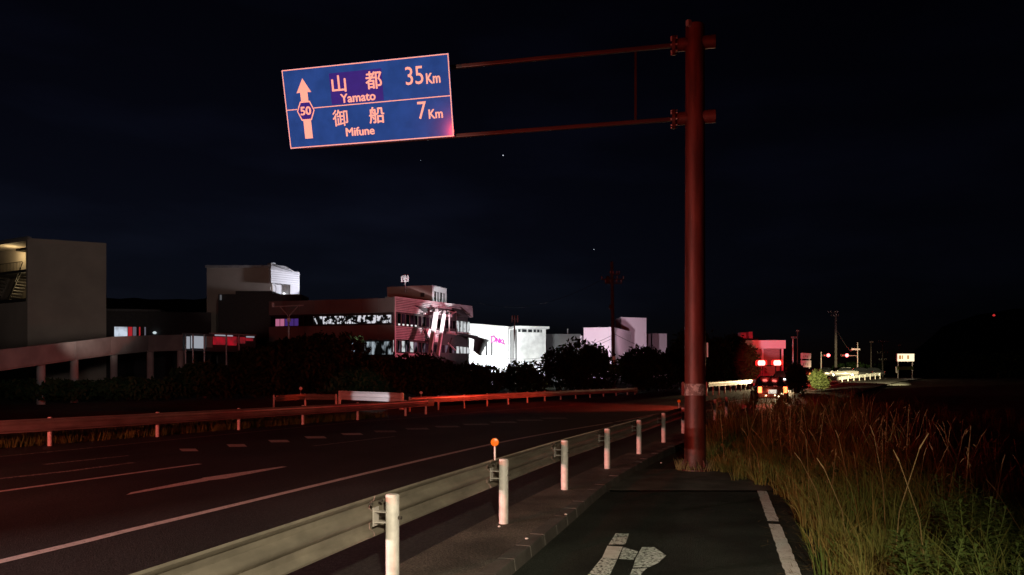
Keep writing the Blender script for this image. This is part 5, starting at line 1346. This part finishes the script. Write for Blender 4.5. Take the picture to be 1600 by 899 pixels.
def stalks():
    rnd = np.random.RandomState(9); m = MB()
    for _ in range(300):
        y = 6 + 16 * rnd.rand(); x = 3 + 10 * rnd.rand()
        if not in_grass(x - .15, y) or x / y > .75: continue
        z = land(x, y) - .17; h = rnd.uniform(.9, 1.45); a = rnd.rand() * 6.28; l = rnd.uniform(.1, .4)
        p = [Vector((x, y, z)), Vector((x + l*.3*math.cos(a), y + l*.3*math.sin(a), z + h*.6)), Vector((x + l*math.cos(a), y + l*math.sin(a), z + h))]
        m.tube(p[0], p[1], .006, .004, 4, False); m.tube(p[1], p[2], .004, .003, 4, False)
        dv = (p[2] - p[1]).normalized(); q = p[2] + (dv + Vector((.25*math.cos(a), .25*math.sin(a), -.1))) * rnd.uniform(.06, .12)
        m.tube(p[2] - dv * .03, q, .007, .003, 5)
    for _ in range(130):
        y = 8 + 17 * rnd.rand(); x = 3.5 + 10 * rnd.rand()
        if not in_grass(x - .2, y) or x / y > .7: continue
        z = land(x, y) - .17; h = rnd.uniform(.9, 1.6); t = Vector((x + rnd.normal() * .12, y, z + h)); b_ = Vector((x, y, z)); m.tube(b_, t, .008, .004, 4, False)
        for i in range(26):
            k_ = .3 + .7 * i / 26; p = b_ + (t - b_) * k_; an = i * 2.4; L_ = .20 * (1.2 - k_ * .7) * rnd.uniform(.6, 1.2)
            d = Vector((math.cos(an), math.sin(an), rnd.uniform(-.4, .6))).normalized(); sd = d.cross(Vector((0, 0, 1))).normalized() * .013
            m.add([p, p + d * L_ * .5 + sd, p + d * L_ + Vector((0, 0, -.04)), p + d * L_ * .5 - sd], [(0, 1, 2, 3)])
    o = m.build('seed_stalks', M['straw']); tag(o, 'dry seed stalks standing above the tall grass', 'grass', kind='stuff')
stalks()
def ground_litter():
    rnd = np.random.RandomState(19); V = []; F = []
    for _ in range(900):
        y = 3.5 + 12 * rnd.rand(); x = line_x(min(y, 13)) + rnd.normal() * .22 + .35; z = zr(y) + WZ + .012 + .03 * rnd.rand()
        a = rnd.rand() * 6.28; l = rnd.uniform(.06, .25); w = .004; k = len(V)
        V += [(x - w*math.sin(a), y + w*math.cos(a), z), (x + w*math.sin(a), y - w*math.cos(a), z), (x + l*math.cos(a), y + l*math.sin(a), z + .02*rnd.rand())]; F.append((k, k+1, k+2))
    tag(MB().add(V, F).build('dry_litter', M['straw']), 'fallen dry blades along the painted pavement line', 'litter', kind='stuff')
ground_litter()
def far_verge_grass():
    rnd = np.random.RandomState(29); V = []; F = []
    for _ in range(9000):
        y = 12 + 24 * rnd.rand(); xf = np.interp(y, [p[1] for p in FAR], [p[0] for p in FAR]); x = xf - .25 - abs(rnd.normal()) * 1.3
        z = land_left(y) - .15; h = rnd.uniform(.15, .6); a = rnd.rand() * 6.28; l = .3 * h; k = len(V)
        V += [(x - .012, y, z), (x + .012, y, z), (x + l*math.cos(a), y + l*math.sin(a), z + h)]; F.append((k, k+1, k+2))
    tag(MB().add(V, F).build('verge_grass', M['grassgreen']), 'short green grass behind the far red-lit guardrail', 'grass', kind='stuff')
far_verge_grass()
def pole_foot():
    rnd = np.random.RandomState(39); V = []; F = []
    for _ in range(260):
        a = rnd.rand() * 6.28; r_ = .24 + .16 * rnd.rand(); x, y = PB.x + r_ * math.cos(a), PB.y + r_ * math.sin(a); z = PB.z; h = rnd.uniform(.05, .26); k = len(V)
        b_ = rnd.rand() * 6.28
        V += [(x - .007, y, z), (x + .007, y, z), (x + .35*h*math.cos(b_), y + .35*h*math.sin(b_), z + h)]; F.append((k, k+1, k+2))
    tag(MB().add(V, F).build('pole_foot_grass', M['straw']), 'dry tufts of grass around the foot of the sign pole', 'grass', kind='stuff')
pole_foot()
# leafy weeds at the lower right, each a plant of its own
def weed(x, y, h, seed, label):
    rnd = np.random.RandomState(seed); z = land(x, y) - .17
    root = thing('leafy_weed', (x, y, z), label, 'plant', 'leafy weeds in the tall grass')
    m = MB(); V = []; F = []
    for s in range(5):
        a = rnd.rand() * 6.28; t = Vector((x + .22*math.cos(a), y + .22*math.sin(a), z + h * rnd.uniform(.8, 1)))
        b_ = Vector((x + .05*math.cos(a), y + .05*math.sin(a), z)); m.tube(b_, t, .007, .004, 5)
        nl = 60
        for i in range(nl):
            k_ = .25 + .75 * i / nl; p = b_ + (t - b_) * k_; an = i * 2.4; L_ = .21 * (1.15 - k_ * .6) * rnd.uniform(.7, 1.2)
            d = Vector((math.cos(an), math.sin(an), .35 + .3*rnd.rand())).normalized(); sd = d.cross(Vector((0, 0, 1))).normalized() * .014
            q = len(V); V += [p, p + d * L_ * .5 + sd, p + d * L_ + Vector((0, 0, -.03)), p + d * L_ * .5 - sd]; F.append((q, q+1, q+2, q+3))
    m.build('stem', M['weed'], root); MB().add(V, F).build('foliage', M['weed'], root)
rw = np.random.RandomState(77)
for i in range(15):
    y = 4.9 + 3.6 * rw.rand(); x = y * (.55 + .17 * rw.rand())
    weed(x, y, rw.uniform(.6, 1.0), 100 + i, 'leafy green weed among the tall grass at the lower right')
